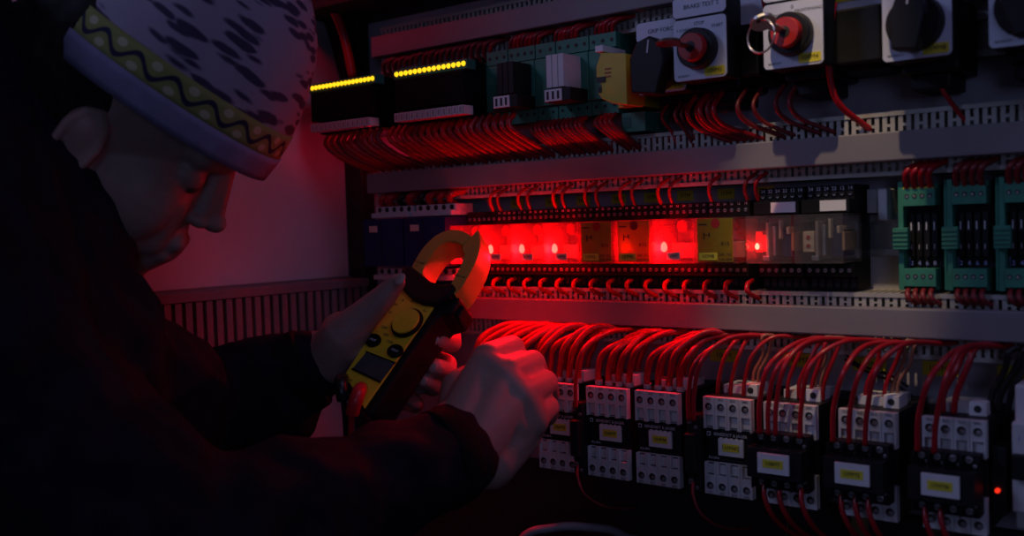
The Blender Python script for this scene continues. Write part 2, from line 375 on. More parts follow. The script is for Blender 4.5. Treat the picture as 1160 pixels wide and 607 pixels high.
# ------------------------------------------------------------------ relays (middle row)
RP = .0406
rx = [-.6910 + i * RP for i in range(8)] + [-.3575, -.3150]
kinds = ['lit', 'lit', 'lit', 'lit', 'card', 'cardlit', 'lit', 'card', 'dimled', 'clear']
rlab = ['red glowing relay seen through the meter jaw', 'red glowing relay just right of the meter jaw tip', 'red glowing relay with bright lamp, second right of the jaw',
        'red glowing relay left of the first yellow card', 'relay with unlit olive yellow card between red glowing relays',
        'relay with yellow card tinged red, left of the lone bright relay', 'lone bright red relay between two yellow cards',
        'relay with the rightmost yellow card, beside a black gap', 'clear relay with a small red lamp inside', 'clear unlit relay at the right end of the row']
bright = {0: 1., 1: .8, 2: 1.1, 3: 1.2, 6: 1.2}
for k, x in enumerate(rx):
    kd = kinds[k]; last = k >= 8; x1 = x + RP - .0008
    t = thing('relay', W(x + RP / 2, 0, 1.226), rlab[k], 'relay', 'plug-in relays on the middle rail')
    b = MB()
    b.box(x, x1, .009, .031, 1.2385, 1.3262 if last else 1.3110, 'socket_black')
    b.box(x, x1, .030, .047, 1.303, 1.3262 if last else 1.3165, 'socket_black')
    if last: b.box(x, x1, .047, .060, 1.3035, 1.3145, 'socket_black')
    b.box(x, x1, .030, .042, 1.2390, 1.250, 'socket_black')
    b.box(x, x1, .030, .052, 1.2500, 1.2610, 'socket_black')
    npole = 6
    for i in range(npole):
        cx = x + (i + .5) * (x1 - x) / npole
        b.box(cx - .0028, cx + .0028, .047, .0485, 1.3150 if not last else 1.3190, 1.3162 if not last else 1.3203, 'black')
        screw(b, cx, .047, 1.3085 if not last else 1.3188, .0016)
        screw(b, cx, .052, 1.2555, .0017)
        b.box(cx - .0022, cx + .0022, .042, .0428, 1.241, 1.248, 'hole')
    b.build('socket', t, bevel=.0005)
    if not (k < 1):
        for i, s in enumerate(('34', '32', '24', '22', '12', '14')):
            text(s, .0042 if last else .0030, W(x + (i + .5) * (x1 - x) / npole, .0476, 1.3232 if last else 1.3140), t, 'ink_white')
    if last:
        lb = MB().box(x + .0160, x + .0375, .060, .0612, 1.3048, 1.3135, 'white_tag').build('name_tag', t); tag(lb, 'blank white tag')
    # plug-in relay: inner works and clear cover
    b = MB()
    z0, z1 = 1.2625, 1.3025
    b.box(x + .002, x1 - .002, .030, .034, z0 + .002, z1 - .002, 'relay_inner')
    if kd in ('dimled', 'clear'):
        if kd == 'clear': b.box(x + .003, x + .0125, .034, .066, z0 + .009, z0 + .026, 'beige')
        b.box(x + .0150, x + .0175, .034, .070, z0 + .003, z1 - .006, 'relay_inner'); b.box(x + .0200, x + .0225, .034, .068, z0 + .006, z1 - .009, 'screw')
        b.box(x + .0245, x + .0350, .034, .060, z0 + .005, z0 + .027, 'blue_black'); b.box(x + .0245, x + .0265, .060, .066, z0 + .020, z1 - .004, 'beige')
        b.box(x + .0330, x + .0350, .034, .070, z0 + .024, z1 - .010, 'beige')
        b.box(x + .0120, x + .0180, .062, .071, z0 + .002, z0 + .006, 'screw')
        b.box(x + .0355, x1 - .0020, .036, .066, z0 + .0100, z0 + .0250, 'coil')
        if kd == 'clear':
            for zz in (.021, .014): b.cyl(W(x + .0078, .066, z0 + zz), W(x + .0078, .0668, z0 + zz), .0018, 'switch_red', seg=10)
        else:
            b.box(x + .0030, x + .0095, .034, .064, z0 + .009, z0 + .027, 'lens_red'); b.box(x + .0105, x + .0145, .034, .066, z0 + .010, z0 + .024, 'lens_red')
    else:
        b.box(x + .004, x1 - .004, .034, .050, z0 + .004, z0 + .018, 'relay_inner')
        b.cyl(W(x + .021, .034, z1 - .0065), W(x + .021, .060, z1 - .0065), .0055, 'switch_red', seg=24)
    b.build('contact_mechanism', t, bevel=.0006)
    if kd in ('card', 'cardlit'):
        cdm = MB().box(x + .0045, x1 - .002, .0775, .0782, z0 + .0015, z1 - .0010, 'relay_card')
        cdm.cyl(W(x + .022, .0782, z1 - .0052), W(x + .022, .0785, z1 - .0052), .0042, 'switch_red', seg=14)
        cdm.box(x + .006, x + .014, .0782, .0785, z1 - .0065, z1 - .0055, 'ink')
        cdm.box(x + .0105, x + .0115, .0782, .0784, z0 + .021, z0 + .027, 'ink').box(x + .0155, x + .0165, .0782, .0784, z0 + .023, z0 + .027, 'ink')
        cdm.box(x + .0105, x + .0165, .0782, .0784, z0 + .0245, z0 + .0252, 'ink')
        cdm = cdm.build('rating_card', t); tag(cdm, 'yellow printed card')
        text('R15', .0045, W(x + .031, .0784, z0 + .017), cdm, 'ink', sx=1.1)
        text('24V  DC', .0034, W(x + .031, .0784, z0 + .0075), cdm, 'ink'); text('10A 250V', .0030, W(x + .031, .0784, z0 + .0035), cdm, 'ink')
    # cover shell (five walls)
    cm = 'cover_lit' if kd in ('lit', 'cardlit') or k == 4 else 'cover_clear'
    b = MB(); D1 = .0770
    for (a0, a1, c0, c1, e0, e1) in ((x, x1, D1 - .0008, D1, z0, z1), (x, x + .0008, .030, D1 - .0008, z0, z1), (x1 - .0008, x1, .030, D1 - .0008, z0, z1),
                                     (x + .0008, x1 - .0008, .030, D1 - .0008, z0, z0 + .0008), (x + .0008, x1 - .0008, .030, D1 - .0008, z1 - .0008, z1)):
        b.box(a0, a1, c0, c1, e0, e1, cm)
    if kd != 'card': b.box(x + .006, x + .024, D1, D1 + .001, z1 - .006, z1 - .005, cm)
    b.build('clear_cover', t)
    if kd not in ('card', 'cardlit'):
        tgm = MB().box(x + .0145, x + .0275, .0775, .0783, z0 + .0035, z0 + .0100, 'beige' if kd != 'clear' else 'beige')
        if kd == 'lit': 
            tgm = tgm.build('name_tag', t); text('107M%d' % (k + 1), .0036, W(x + .021, .0784, z0 + .0067), tgm, 'ink')
        else: tgm.bm.free()
    else:
        tgm = MB().box(x + .006, x + .0235, .0784, .0789, z0 + .0030, z0 + .0095, 'yellow_tag').build('name_tag', t)
        text('107M%d' % (k + 1), .0042, W(x + .0148, .0790, z0 + .0063), tgm, 'ink')
    if kd == 'lit' or kd == 'dimled':
        lx, lz = x + .0055, z0 + .0135
        ld = .0665
        br = bright.get(k, .2)
        lo = MB(); res = bmesh.ops.create_icosphere(lo.bm, subdivisions=3, radius=1); lo.mi('led_red')
        for v in res['verts']:
            v.co = W(lx, ld, lz) + Vector((v.co.x * (.0032 if kd == 'lit' else .0018), v.co.y * .0020, v.co.z * (.0036 + .0022 * (v.co.z > 0)) * (1 if kd == 'lit' else .6)))
        lo.build('lamp', t, smooth=True)
        L = bpy.data.lights.new('relay_led', 'POINT'); L.color = (1, .002, .008); L.energy = .14 * br; L.shadow_soft_size = .0025
        S_ = bpy.data.lights.new('relay_led_beam', 'SPOT'); S_.color = (1, .002, .010); S_.energy = (.50 * br) if kd == 'lit' else .02; S_.spot_size = 2.5; S_.spot_blend = .9; S_.shadow_soft_size = .004
        so = bpy.data.objects.new('relay_led_beam', S_); C.objects.link(so); so.location = W(lx + .001, .0790, lz); so.rotation_euler = Vector((.05, -.50, -.86)).to_track_quat('-Z', 'Y').to_euler()
        lp = bpy.data.objects.new('relay_led', L); C.objects.link(lp); lp.location = W(lx + .001, ld + .0060, lz + .001)
        if kd == 'dimled':
            L.energy = .02
            pass
    if kd == 'cardlit':
        lo = MB(); lo.cyl(W(x + .012, .062, z0 + .014), W(x + .012, .065, z0 + .014), .0016, 'led_red', seg=12); lo.build('lamp', t)  # LED and light added behind the card to redden it like its neighbour
        L = bpy.data.lights.new('relay_led', 'POINT'); L.color = (1, .006, .010); L.energy = .05; L.shadow_soft_size = .003
        lp = bpy.data.objects.new('relay_led', L); C.objects.link(lp); lp.location = W(x + .012, .070, z0 + .016)

# blue-black contactors at the far left of the middle row
for x, s in ((-.820, 'dark blue relay block at the far left beside the side wall'), (-.7565, 'dark blue relay block directly left of the meter jaw')):
    t = thing('interface_block', W(x, 0, 1.26), s, 'relay block', 'dark blue blocks left of the relays')
    MB().box(x, x + .0600, .009, .078, 1.2595, 1.3125, 'blue_black').box(x + .028, x + .0285, .078, .0785, 1.260, 1.312, 'black').build('housing', t, bevel=.0015)
    MB().box(x + .010, x + .022, .078, .079, 1.298, 1.305, 'beige').build('name_tag', t)
    for z in (1.3140, 1.2440):
        b = MB(); b.box(x + .001, x + .059, .030, .066, z, z + .0055, 'white_plastic'); b.box(x + .001, x + .059, .030, .058, z + .0055, z + .0125, 'white_plastic')
        for i in range(5): b.cyl(W(x + .007 + i * .0115, .058, z + .009), W(x + .007 + i * .0115, .0585, z + .009), .003, 'hole', seg=12)
        b.build('terminal_block', t, bevel=.0006)

# green fuse modules at the right of the middle row
for k in range(4):
    x = -.2405 + k * .0368
    s = ['green and black fuse module nearest the clear relays, yellow strip on top', 'green and black fuse module second from the clear relays', 'green and black fuse module at the right edge', 'green and black fuse module beyond the right edge'][k]
    if k == 3: continue
    t = thing('fuse_module', W(x, 0, 1.243), s, 'fuse module', 'green fuse modules')
    b = MB()
    b.box(x, x + .0040, .009, .048, 1.240, 1.326, 'green'); b.box(x + .0335, x + .0360, .009, .044, 1.240, 1.326, 'green')
    b.box(x + .004, x + .0335, .009, .020, 1.243, 1.324, 'green_dark')
    b.box(x - .0025, x + .009, .048, .0545, 1.2725, 1.2895, 'green')
    for i in range(4): b.box(x - .0025, x + .009, .0545, .0552, 1.275 + i * .0035, 1.2765 + i * .0035, 'green_dark')
    b.build('frame', t, bevel=.0007)
    for top in (1, 0):
        b = MB(); z0, z1 = (1.3065, 1.3200) if top else (1.2430, 1.2570)
        b.box(x + .0042, x + .0285, .020, .050, z0, z1, 'green')
        b.box(x + .0042, x + .0285, .020, .042, *((z1, z1 + .004) if top else (z0 - .003, z0)), 'green')
        if top: b.box(x + .0045, x + .0270, .042, .0495, z1, z1 + .0012, 'yellow_tag' if k == 0 else 'green')
        for i in range(4):
            cx = x + .0075 + i * .0058
            b.cyl(W(cx, .050, (z0 + z1) / 2 + .001), W(cx, .0504, (z0 + z1) / 2 + .001), .0019, 'hole', seg=12)
            b.cyl(W(cx, .0503, (z0 + z1) / 2 + .0004), W(cx, .0507, (z0 + z1) / 2 + .0004), .0011, 'screw', seg=10)
        b.build('terminal_block', t, bevel=.0005)
    b = MB(); b.box(x + .0042, x + .0325, .020, .034, 1.2572, 1.3063, 'black')
    for i in range(4):
        cx = x + .0085 + i * .0058
        b.box(cx - .0021, cx + .0021, .034, .042, 1.266, 1.300, 'black')
        b.box(cx - .0006, cx + .0003, .042, .0424, 1.287, 1.2935, 'ink_white')
        b.box(cx - .0003, cx + .0002, .042, .0424, 1.272, 1.276, 'ink_white')
    b.box(x + .0045, x + .0052, .034, .0348, 1.2575, 1.267, 'ink_blue')
    b.build('fuse_block', t, bevel=.0005)
    for i, s2 in enumerate('2468'): text(s2, .0050, W(x + .0088 + i * .0058, .0426, 1.2610), t, 'ink_blue')

# end clamp on the rail between relays and green modules
t = MB().box(-.262, -.2545, .0005, .030, 1.296, 1.322, 'white_plastic').box(-.2730, -.2615, .0005, .024, 1.302, 1.322, 'white_plastic').build('end_clamp', bevel=.001, origin=W(-.26, 0, 1.30))
tag(t, 'grey end clamp on the rail between clear relay and green module', 'clamp')

# ------------------------------------------------------------------ top row, left: input modules with yellow lamps
for k, (x0, x1, nl) in enumerate(((-.8790, -.7760, 17), (-.7450, -.6460, 15))):
    t = thing('input_module', W(x0, 0, 1.41), ['black input module with a row of yellow lamps, at the side wall', 'black input module with a row of yellow lamps, beside the green modules'][k], 'control module', 'black modules with yellow lamps')
    b = MB()
    b.box(x0, x1 - .004, .009, .058, 1.4120, 1.4700, 'green_dark'); b.box(x0, x1 - .004, .058, .085, 1.4130, 1.4695, 'black_matt'); b.box(x0 + .003, x1, .082, .100, 1.4260, 1.4585, 'black_matt')
    b.build('housing', t, bevel=.001)
    MB().box(x0, x1 + .004, .0845, .0985, 1.4590, 1.4690, 'green_dark').build('lamp_strip', t, bevel=.0006)
    for i in range(nl):
        cx = x0 + .002 + (x1 + .003 - x0 - .002) * (i + .5) / nl
        MB().cyl(W(cx, .0985, 1.4645), W(cx, .1002, 1.4645), .0027, 'led_yellow', r1=.0020, seg=10).build('lamp', t)
    b = MB(); sx0, sx1 = x0 + .001, x1 - (.001 if k else .006)
    b.box(sx0, sx1, .085, .1000, 1.4145, 1.4235, 'white_plastic')
    nc = 13
    for i in range(nc):
        cx = sx0 + (i + .5) * (sx1 - sx0) / nc
        b.box(cx - .0016, cx + .0010, .1000, .1003, 1.4160, 1.4220, 'relay_inner')
        b.box(cx + .0030, cx + .0034, .1000, .1003, 1.4145, 1.4235, 'ink')
    b.build('label_strip', t, bevel=.0004)

# green carriers
def carrier(x0, x1, label, z0=1.408, z1=1.479):
    t = thing('terminal_carrier', W(x0, 0, z0), label, 'terminal carrier', 'green terminal carriers in the top row')
    MB().box(x0, x1, .009, .052, z0, z1, 'green_dark').box(x0, x1, .052, .060, z0 + .010, z1 - .014, 'green').build('housing', t, bevel=.001)
    b = MB(); n = max(2, int((x1 - x0) / .0085))
    b.box(x0 + .0004, x1 - .0004, .040, .0580, z1 - .0130, z1 + .001, 'green')
    b2 = MB(); b2.box(x0 + .0004, x1 - .0004, .040, .0560, z0 - .004, z0 + .0095, 'green')
    for i in range(n):
        cx = x0 + (i + .5) * (x1 - x0) / n
        b.cyl(W(cx, .0580, z1 - .006), W(cx, .0584, z1 - .006), .0019, 'hole', seg=12)
        b2.cyl(W(cx, .0560, z0 + .004), W(cx, .0564, z0 + .004), .0017, 'hole', seg=12)
    b.build('terminal_block', t, bevel=.0005); b2.build('terminal_block', t, bevel=.0005)
    return t
carrier(-.7740, -.7460, 'green carrier between the two black lamp modules')
carrier(-.6495, -.6215, 'green carrier just right of the second lamp module')
carrier(-.6210, -.5870, 'green carrier holding the black relays')
carrier(-.5865, -.5620, 'green carrier between the black relays and the white relays')
carrier(-.5615, -.5230, 'green carrier holding the white relays')
carrier(-.5225, -.4920, 'green carrier behind the yellow block')
def slabs(x, m, label, n=3):
    for i in range(n):
        o = MB().box(x + i * .0068, x + i * .0068 + .0062, .0602, .0900, 1.4300, 1.4610, m).build('plug_in_relay', bevel=.0005, origin=W(x + i * .0068, .06, 1.43))
        tag(o, label % ('leftmost', 'middle', 'rightmost')[i], 'relay', 'slim plug-in relays')
slabs(-.6105, 'black', 'slim black plug-in relay on green carrier, %s of its three')
slabs(-.5510, 'white_plastic', 'slim white plug-in relay on green carrier, %s of its three')
for x, s in ((-.6155, 'small white barred label in black holder under the black relays'), (-.5530, 'small white barred label in black holder under the white relays')):
    t = thing('label_holder', W(x, .06, 1.417), s, 'label', 'barred labels under the slim relays')
    MB().box(x - .001, x + .0290, .0602, .0900, 1.4165, 1.4290, 'black').build('holder', t, bevel=.0006)
    b = MB().box(x, x + .0195, .0900, .0910, 1.4172, 1.4284, 'white_tag')
    for i in range(3): b.box(x + .0025 + i * .006, x + .0050 + i * .006, .0910, .0912, 1.419, 1.4265, 'ink')
    b.build('label_plate', t)
t = thing('safety_module', W(-.49, 0, 1.405), 'yellow module at the right end of the green carriers', 'module')
b = MB(); b.box(-.4915, -.4640, .009, .050, 1.405, 1.456, 'yellow_plastic'); 
pr = [(-.4905, 1.4560), (-.4640, 1.4520), (-.4640, 1.4060), (-.4800, 1.4090), (-.4905, 1.4140), (-.4950, 1.4200), (-.4905, 1.4260), (-.4960, 1.4350), (-.4960, 1.4440)]
b.bm.free(); b = MB(); b.prism(pr, .0605, .0880, 'yellow_plastic', Matrix.Rotation(PI / 2, 4, 'X')); b.box(-.4905, -.4650, .009, .0605, 1.4075, 1.4545, 'yellow_plastic')
b.build('housing', t, bevel=.0008)
MB().box(-.4955, -.4870, .0500, .0900, 1.4565, 1.4625, 'white_tag').build('latch', t, bevel=.0006)
b = MB()
for i in range(3): b.box(-.4870 + .0004, -.4800, .0882, .0885, 1.4400 - i * .0035, 1.4412 - i * .0035, 'switch_red')
b.box(-.4950, -.4860, .0882, .0890, 1.4290, 1.4340, 'hole').box(-.4940, -.4905, .0882, .0890, 1.4200, 1.4250, 'hole')
b.build('marking', t)
o = MB().box(-.4900, -.4650, .009, .055, 1.385, 1.403, 'green').box(-.489, -.480, .055, .0555, 1.389, 1.399, 'green_dark').build('terminal_plug', bevel=.0008, origin=W(-.48, 0, 1.385))
tag(o, 'green terminal plug hanging below the yellow module', 'plug')

# ------------------------------------------------------------------ rotary switches
def rounded(x0, x1, z0, z1, r, n=5):
    pts = []
    for cx, cz, a0 in ((x1 - r, z1 - r, 0), (x0 + r, z1 - r, 90), (x0 + r, z0 + r, 180), (x1 - r, z0 + r, 270)):
        for i in range(n + 1):
            a = math.radians(a0 + 90 * i / n); pts.append((cx + r * math.cos(a), cz + r * math.sin(a)))
    return pts
RX = Matrix.Rotation(PI / 2, 4, 'X')
def switch(x0, z0, d, label, head, words, tagtext, kind, w=.0500, h=.0525):
    x1 = x0 + w; z1 = z0 + h; cx, cz = (x0 + x1) / 2, z0 + h * .49
    t = thing('rotary_switch', W(cx, 0, z0), label, 'switch', 'rotary switches in the top row')
    b = MB(); b.box(x0 + .005, x1 - .004, .009, d - .030, z0 - .006, z1 - .004, 'black'); b.box(x0 + .001, x1 - .001, d - .030, d - .002, z0 + .001, z1 + .0185, 'black')
    b.box(x0 + .009, x1 - .012, .012, d - .040, z0 - .018, z0 - .006, 'black')
    b.build('body', t, bevel=.0015)
    b = MB(); b.prism(rounded(x0, x1, z0, z1, .004), d - .002, d, 'black', RX); b.prism(rounded(x0 + .0007, x1 - .0007, z0 + .0007, z1 - .0007, .0036), d, d + .0010, 'switch_plate', RX)
    fp = b.build('face_plate', t)
    b = MB(); b.prism(rounded(x0, x1, z1 + .0005, z1 + .0190, .004), d - .002, d, 'black', RX); b.prism(rounded(x0 + .0007, x1 - .0007, z1 + .0014, z1 + .0183, .0036), d, d + .0010, 'switch_plate', RX)
    hp = b.build('header_plate', t)
    if head: text(head, .0052, W(cx + .002, d + .0011, z1 + .0095), hp)
    for s, ux, uz, sz in words: text(s, sz, W(cx + ux, d + .0011, cz + uz), fp)
    text('BENEDICT', .0024, W(x0 + .010, d + .0011, z0 + .0045), fp)
    if tagtext:
        yt = MB(); yt.prism(rounded(x1 - .0205, x1 - .0025, z0 + .0025, z0 + .0100, .0012), d + .0010, d + .0015, 'yellow_tag', RX); yt = yt.build('name_tag', t); tag(yt, 'yellow tag')
        text(tagtext, .0052, W(x1 - .0115, d + .0016, z0 + .0064), yt)
    dd = d + .001
    if kind == 'key':
        kb = MB(); kb.cyl(W(cx, dd, cz), W(cx, dd + .010, cz), .0175, 'black', r1=.0165, seg=40); kb.build('collar', t, bevel=.0008)
        kb = MB(); kb.cyl(W(cx, dd + .010, cz), W(cx, dd + .017, cz), .0120, 'switch_red', r1=.0112, seg=36)
        kb.cyl(W(cx, dd + .017, cz), W(cx, dd + .0174, cz), .0045, 'hole', seg=20); kb.build('lock_core', t, bevel=.0008)
    else:
        a = math.radians(kind); Rm = Matrix.Translation(W(cx, 0, cz)) @ Matrix.Rotation(a, 4, 'Y')
        kb = MB(); kb.cyl(W(cx, dd, cz), W(cx, dd + .009, cz), .0205, 'black', r1=.0195, seg=40); kb.build('collar', t, bevel=.0008)
        kb = MB(); g = 1.15 if d < .09 else 1.; pts = [(a_ * g * (1.25 if d < .09 else 1), b_ * g) for a_, b_ in ((-.0085, -.0215), (.0085, -.0215), (.0100, -.010), (.0120, .004), (.0085, .0165), (.0, .0215), (-.0085, .0165), (-.0120, .004), (-.0100, -.010))]
        xf = Rm @ RX; kb.prism(pts, dd + .009, dd + .0260, 'black', xf); kb.build('handle', t, bevel=.0015)
        kb = MB(); kb.prism([(-.0006, .010), (.0006, .010), (.0006, .021), (-.0006, .021)], dd + .026, dd + .0264, 'ink_white', xf); kb.build('pointer', t)
    return t, cx, cz, dd
switch(-.4575, 1.4135, .080, 'rotary switch with black handle, leftmost, half behind the keyed switch', 'GRIP FORCE', [('GRIP TOP', .004, .021, .0042)], '109M0', 8, w=.0495, h=.0460)
_, kx, kz, kd_ = switch(-.4095, 1.4180, .1, 'red-cored key switch at the left with a dark key in it', 'BRAKE TEST 2', [('1 LOAD', -.015, .0175, .0036), ('STOP', .000, .0215, .0040), ('START', .0165, .0175, .0036)], '109M1', 'key')
_, lx_, lz_, ld_ = switch(-.3285, 1.4185, .1, 'red-cored key switch with key ring hanging from its key', '', [('AUTOMATIC', -.0145, .0165, .0032), ('0', .000, .0215, .0046), ('MAINTENANCE', .0140, .0180, .0034)], '109M4', 'key')
switch(-.2350, 1.4130, .1, 'rotary switch with black handle, second from the right edge', '', [('0', -.001, .0235, .0050), ('1', .0165, .0185, .0056)], '109M8', 6)
switch(-.1620, 1.4135, .1, 'rotary switch cut by the right edge of the photo', '', [('0', -.001, .0235, .0050), ('1', .0165, .0185, .0056)], '109M9', -14)
# label plates standing behind, between the switches
for x0, x1, z0, s, yt in ((-.3735, -.3430, 1.4665, 'blank grey label plate between the two key switches', None), (-.2880, -.2420, 1.4660, 'grey label plate with yellow tag right of the ringed key switch', '109M6')):
    t = thing('label_plate', W(x0, .0, z0), s, 'label plate')
    b = MB(); b.prism(rounded(x0, x1, z0, z0 + .030, .002), .058, .060, 'switch_plate', RX); b.build('face_plate', t)
    MB().box(x0 + .002, x1 - .002, .009, .058, z0 - .050, z0 + .029, 'black').box(x0 + .008, x1 - .002, .058, .072, z0 - .046, z0 - .002, 'black').build('body', t, bevel=.002)
    if yt:
        y2 = MB().box(x0 + .004, x0 + .024, .060, .0606, z0 + .006, z0 + .013, 'yellow_tag').build('name_tag', t); text(yt, .0052, W(x0 + .014, .0607, z0 + .0095), y2)
# keys
def key(cx, cz, d0, label, m, tilt, up_=(.75, -.1, .9)):
    t = thing('key', W(cx, d0, cz), label, 'key', 'keys in the key switches')
    A = W(cx, d0 - .004, cz); dirv = Vector((-.25, -1, tilt + .02)).normalized(); upv = Vector(up_).normalized(); upv = (upv - dirv * upv.dot(dirv)).normalized(); sv = dirv.cross(upv)
    M_ = Matrix((dirv, upv, sv)).transposed().to_4x4(); M_.translation = A
    b = MB(); b.prism([(0, -.0026), (.020, -.0036), (.020, .0036), (0, .0026)], -.0009, .0009, m, M_); b.build('blade', t, bevel=.0003)
    n = 22; bow = [(.0285 + .0105 * math.cos(2 * PI * i / n), .0095 * math.sin(2 * PI * i / n)) for i in range(n)]
    b = MB(); b.prism(bow, -.0013, .0013, m, M_); b.cyl(M_ @ Vector((.0345, 0, -.0016)), M_ @ Vector((.0345, 0, .0016)), .0022, 'hole', seg=12); b.build('bow', t, bevel=.0004)
    return M_
M1 = key(kx, kz, kd_ + .0175, 'dark key standing out of the left key switch', 'dark_brass', .02, (1, -.2, .12))
M2 = key(lx_, lz_, ld_ + .0175, 'steel key standing out of the second key switch, ring on it', 'steel', .16, (1, -.25, .5))
c = M2 @ Vector((.0345, 0, 0)) + Vector((.002, 0, -.0125))
ringp = [c + Vector((math.cos(a) * .0125, math.cos(a) * -.004, math.sin(a) * .0125)) for a in [2 * PI * i / 40 for i in range(41)]]
tag(MB().tube(ringp, .0008, 'steel', seg=8).build('key_ring', origin=c, fix=False), 'thin steel ring hanging from the key', 'key ring')

# ------------------------------------------------------------------ wires
rnd = random.uniform
def fan(xs, zt, dt, zb, db, r, m, label, group, dx=.0, jit=.002, bulge=.012):
    for x in xs:
        j = rnd(-jit, jit)
        wire([(x, dt, zt), (x + j, dt + bulge * .3, zt - .25 * (zt - zb)), (x + dx * .5 + j, (dt + db) / 2 + bulge, zt - .7 * (zt - zb)), (x + dx + j, db, zb)], r, m, label, group)
# below the lamp modules into the middle duct
xs = [-.868 + i * .0105 for i in range(9)]
for i, x in enumerate(xs):
    wire([(x, .080, 1.412), (x, .086, 1.400), (x + .012, .072, 1.384), (x + .030, .043, 1.3690)], .0030, 'wire_dark_red' if i % 3 == 2 else 'wire_red', 'red wire curving down from under the left lamp module', 'wires under the left lamp module')
xs = [-.768 + i * .0098 for i in range(18)]
for i, x in enumerate(xs):
    wire([(x, .076, 1.413), (x + rnd(-.001, .001), .084, 1.400), (x + .010, .070, 1.386), (x + .026, .043, 1.3690)], rnd(.0026, .0034), 'wire_dark_red' if i in (4, 9, 13) else 'wire_red', 'red wire curving down from under the right lamp module', 'wires under the right lamp module')
for x0, n, lab, grp in ((-.588, 6, 'red wire curving from the black relay carrier down into the duct', 'wires under the black relay carrier'), (-.556, 6, 'red wire curving from the white relay carrier down into the duct', 'wires under the white relay carrier'), (-.512, 4, 'red wire beside the green plug, dropping into the duct', 'wires beside the green plug')):
    for i in range(n):
        x = x0 + i * .0052
        wire([(x, .054, 1.404), (x, .066, 1.396), (x + .010, .062, 1.385), (x + .020 + rnd(0, .004), .043, 1.3690)], .0022, 'wire_red' if i % 3 else 'wire_dark_red', lab, grp)
# above the modules, out of the top duct
for x0, n, st_, lab, grp in ((-.800, 7, .0085, 'dark red wire arching above the left lamp module', 'wires above the left lamp module'), (-.738, 12, .0085, 'dark red wire arching above the right lamp module', 'wires above the right lamp module'),
                        (-.618, 8, .0050, 'red wire arching above the black relay carrier', 'wires above the black relay carrier'), (-.562, 6, .0048, 'red wire arching above the white relay carrier', 'wires above the white relay carrier'), (-.515, 5, .0046, 'red wire arching over the carrier behind the yellow module', 'wires above the yellow module')):
    for i in range(n):
        x = x0 + i * st_
        wire([(x, .049, 1.470), (x, .057, 1.482), (x + .006, .058, 1.4915 + rnd(-.003, .0)), (x + .018, .043, 1.4945)], .0022, 'wire_dark_red' if (n > 6 and n != 8) or i % 3 == 0 else 'wire_red', lab, grp)
# from the switches down into the middle duct
for (x, ds, de, m, r) in ((-.446, .03, .0, 'wire_red', .0016), (-.430, .034, .0, 'wire_dark_red', .0018), (-.426, .03, .0, 'wire_dark_red', .0018),
                    (-.412, .045, .02, 'wire_red', .0022), (-.403, .045, .02, 'wire_red', .0022), (-.397, .05, .02, 'wire_red', .0024), (-.390, .05, .02, 'wire_dark_red', .0022), (-.384, .05, .022, 'wire_red', .0022),
                    (-.362, .05, .02, 'wire_dark_red', .0022), (-.350, .045, .018, 'wire_dark_red', .0018), (-.330, .045, .02, 'wire_dark_red', .0020), (-.318, .045, .02, 'wire_dark_red', .0020)):
    wire([(x, ds + .010, 1.412), (x - .002, ds + .024, 1.396), (x + .004, ds + .016, 1.382), (x + .008 + de, .043, 1.3690)], r, m, 'red wire drooping from the keyed switches into the middle duct', 'wires under the key switches')
wire([(-.281, .070, 1.470), (-.283, .078, 1.44), (-.284, .074, 1.410), (-.279, .066, 1.389), (-.262, .043, 1.3690)], .0026, 'wire_red', 'thick red wire between the ringed key switch and the next switch', 'single wires between the switches')
wire([(-.338, .070, 1.53), (-.337, .078, 1.500), (-.336, .078, 1.475), (-.334, .06, 1.450)], .0022, 'wire_red', 'red wire coming down left of the ringed key switch', 'single wires between the switches')
wire([(-.204, .050, 1.405), (-.204, .056, 1.396), (-.199, .052, 1.385), (-.190, .043, 1.3690)], .0018, 'wire_red', 'single red wire under the handled switch at the right', 'single wires between the switches')
# short pairs above the relay sockets into the middle duct
pairs = [-.655, -.645, -.618, -.606, -.574, -.563, -.536, -.523, -.496, -.483, -.455, -.443, -.403, -.369, -.359]
for i, x in enumerate(pairs):
    wire([(x, .046, 1.316), (x, .052, 1.326), (x + .003, .053, 1.334), (x + .009, .043, 1.3408)], .0017, 'wire_red' if i % 2 == 0 else 'wire_dark_red', 'short red wire arching from the relay sockets up into the middle duct', 'short wires above the relay sockets')
for i in range(16):
    x = -.672 + i * .0203
    wire([(x, .043, 1.246), (x, .054, 1.243), (x + .002, .056, 1.236), (x + .007, .043, 1.2295)], .0022, 'wire_red', 'short red wire curling from under the relays into the duct below', 'short wires under the relays')
for x0, lab, grp in ((-.233, 'red wire arching into the top of the first green fuse module', 'wires above the first fuse module'), (-.196, 'dark red wire arching into the second green fuse module', 'wires above the second fuse module'), (-.159, 'dark red wire arching into the fuse module at the right edge', 'wires above the right fuse module')):
    for i in range(4):
        x = x0 + i * .0058
        wire([(x, .046, 1.319), (x, .053, 1.328), (x + .003, .055, 1.335), (x + .011, .043, 1.3408)], .0024, 'wire_red' if x0 < -.22 else 'wire_dark_red', lab, grp)
        wire([(x, .044, 1.242), (x, .052, 1.238), (x + .002, .053, 1.233), (x + .006, .043, 1.2285)], .0020, 'wire_dark_red', lab.replace('arching into the top of', 'curling under').replace('arching into', 'curling under'), grp.replace('above', 'under'))
for i, x in enumerate((-.812, -.800, -.783, -.768, -.752, -.738, -.722, -.708)):
    wire([(x, .046, 1.325), (x, .056, 1.331), (x + .004, .057, 1.337), (x + .012, .043, 1.3408)], .0042 if i % 2 else .0034, 'wire_red' if i not in (2, 4) else 'wire_black', 'thick wire arching above the dark blue blocks' if 1 else '', 'wires above the dark blue blocks')

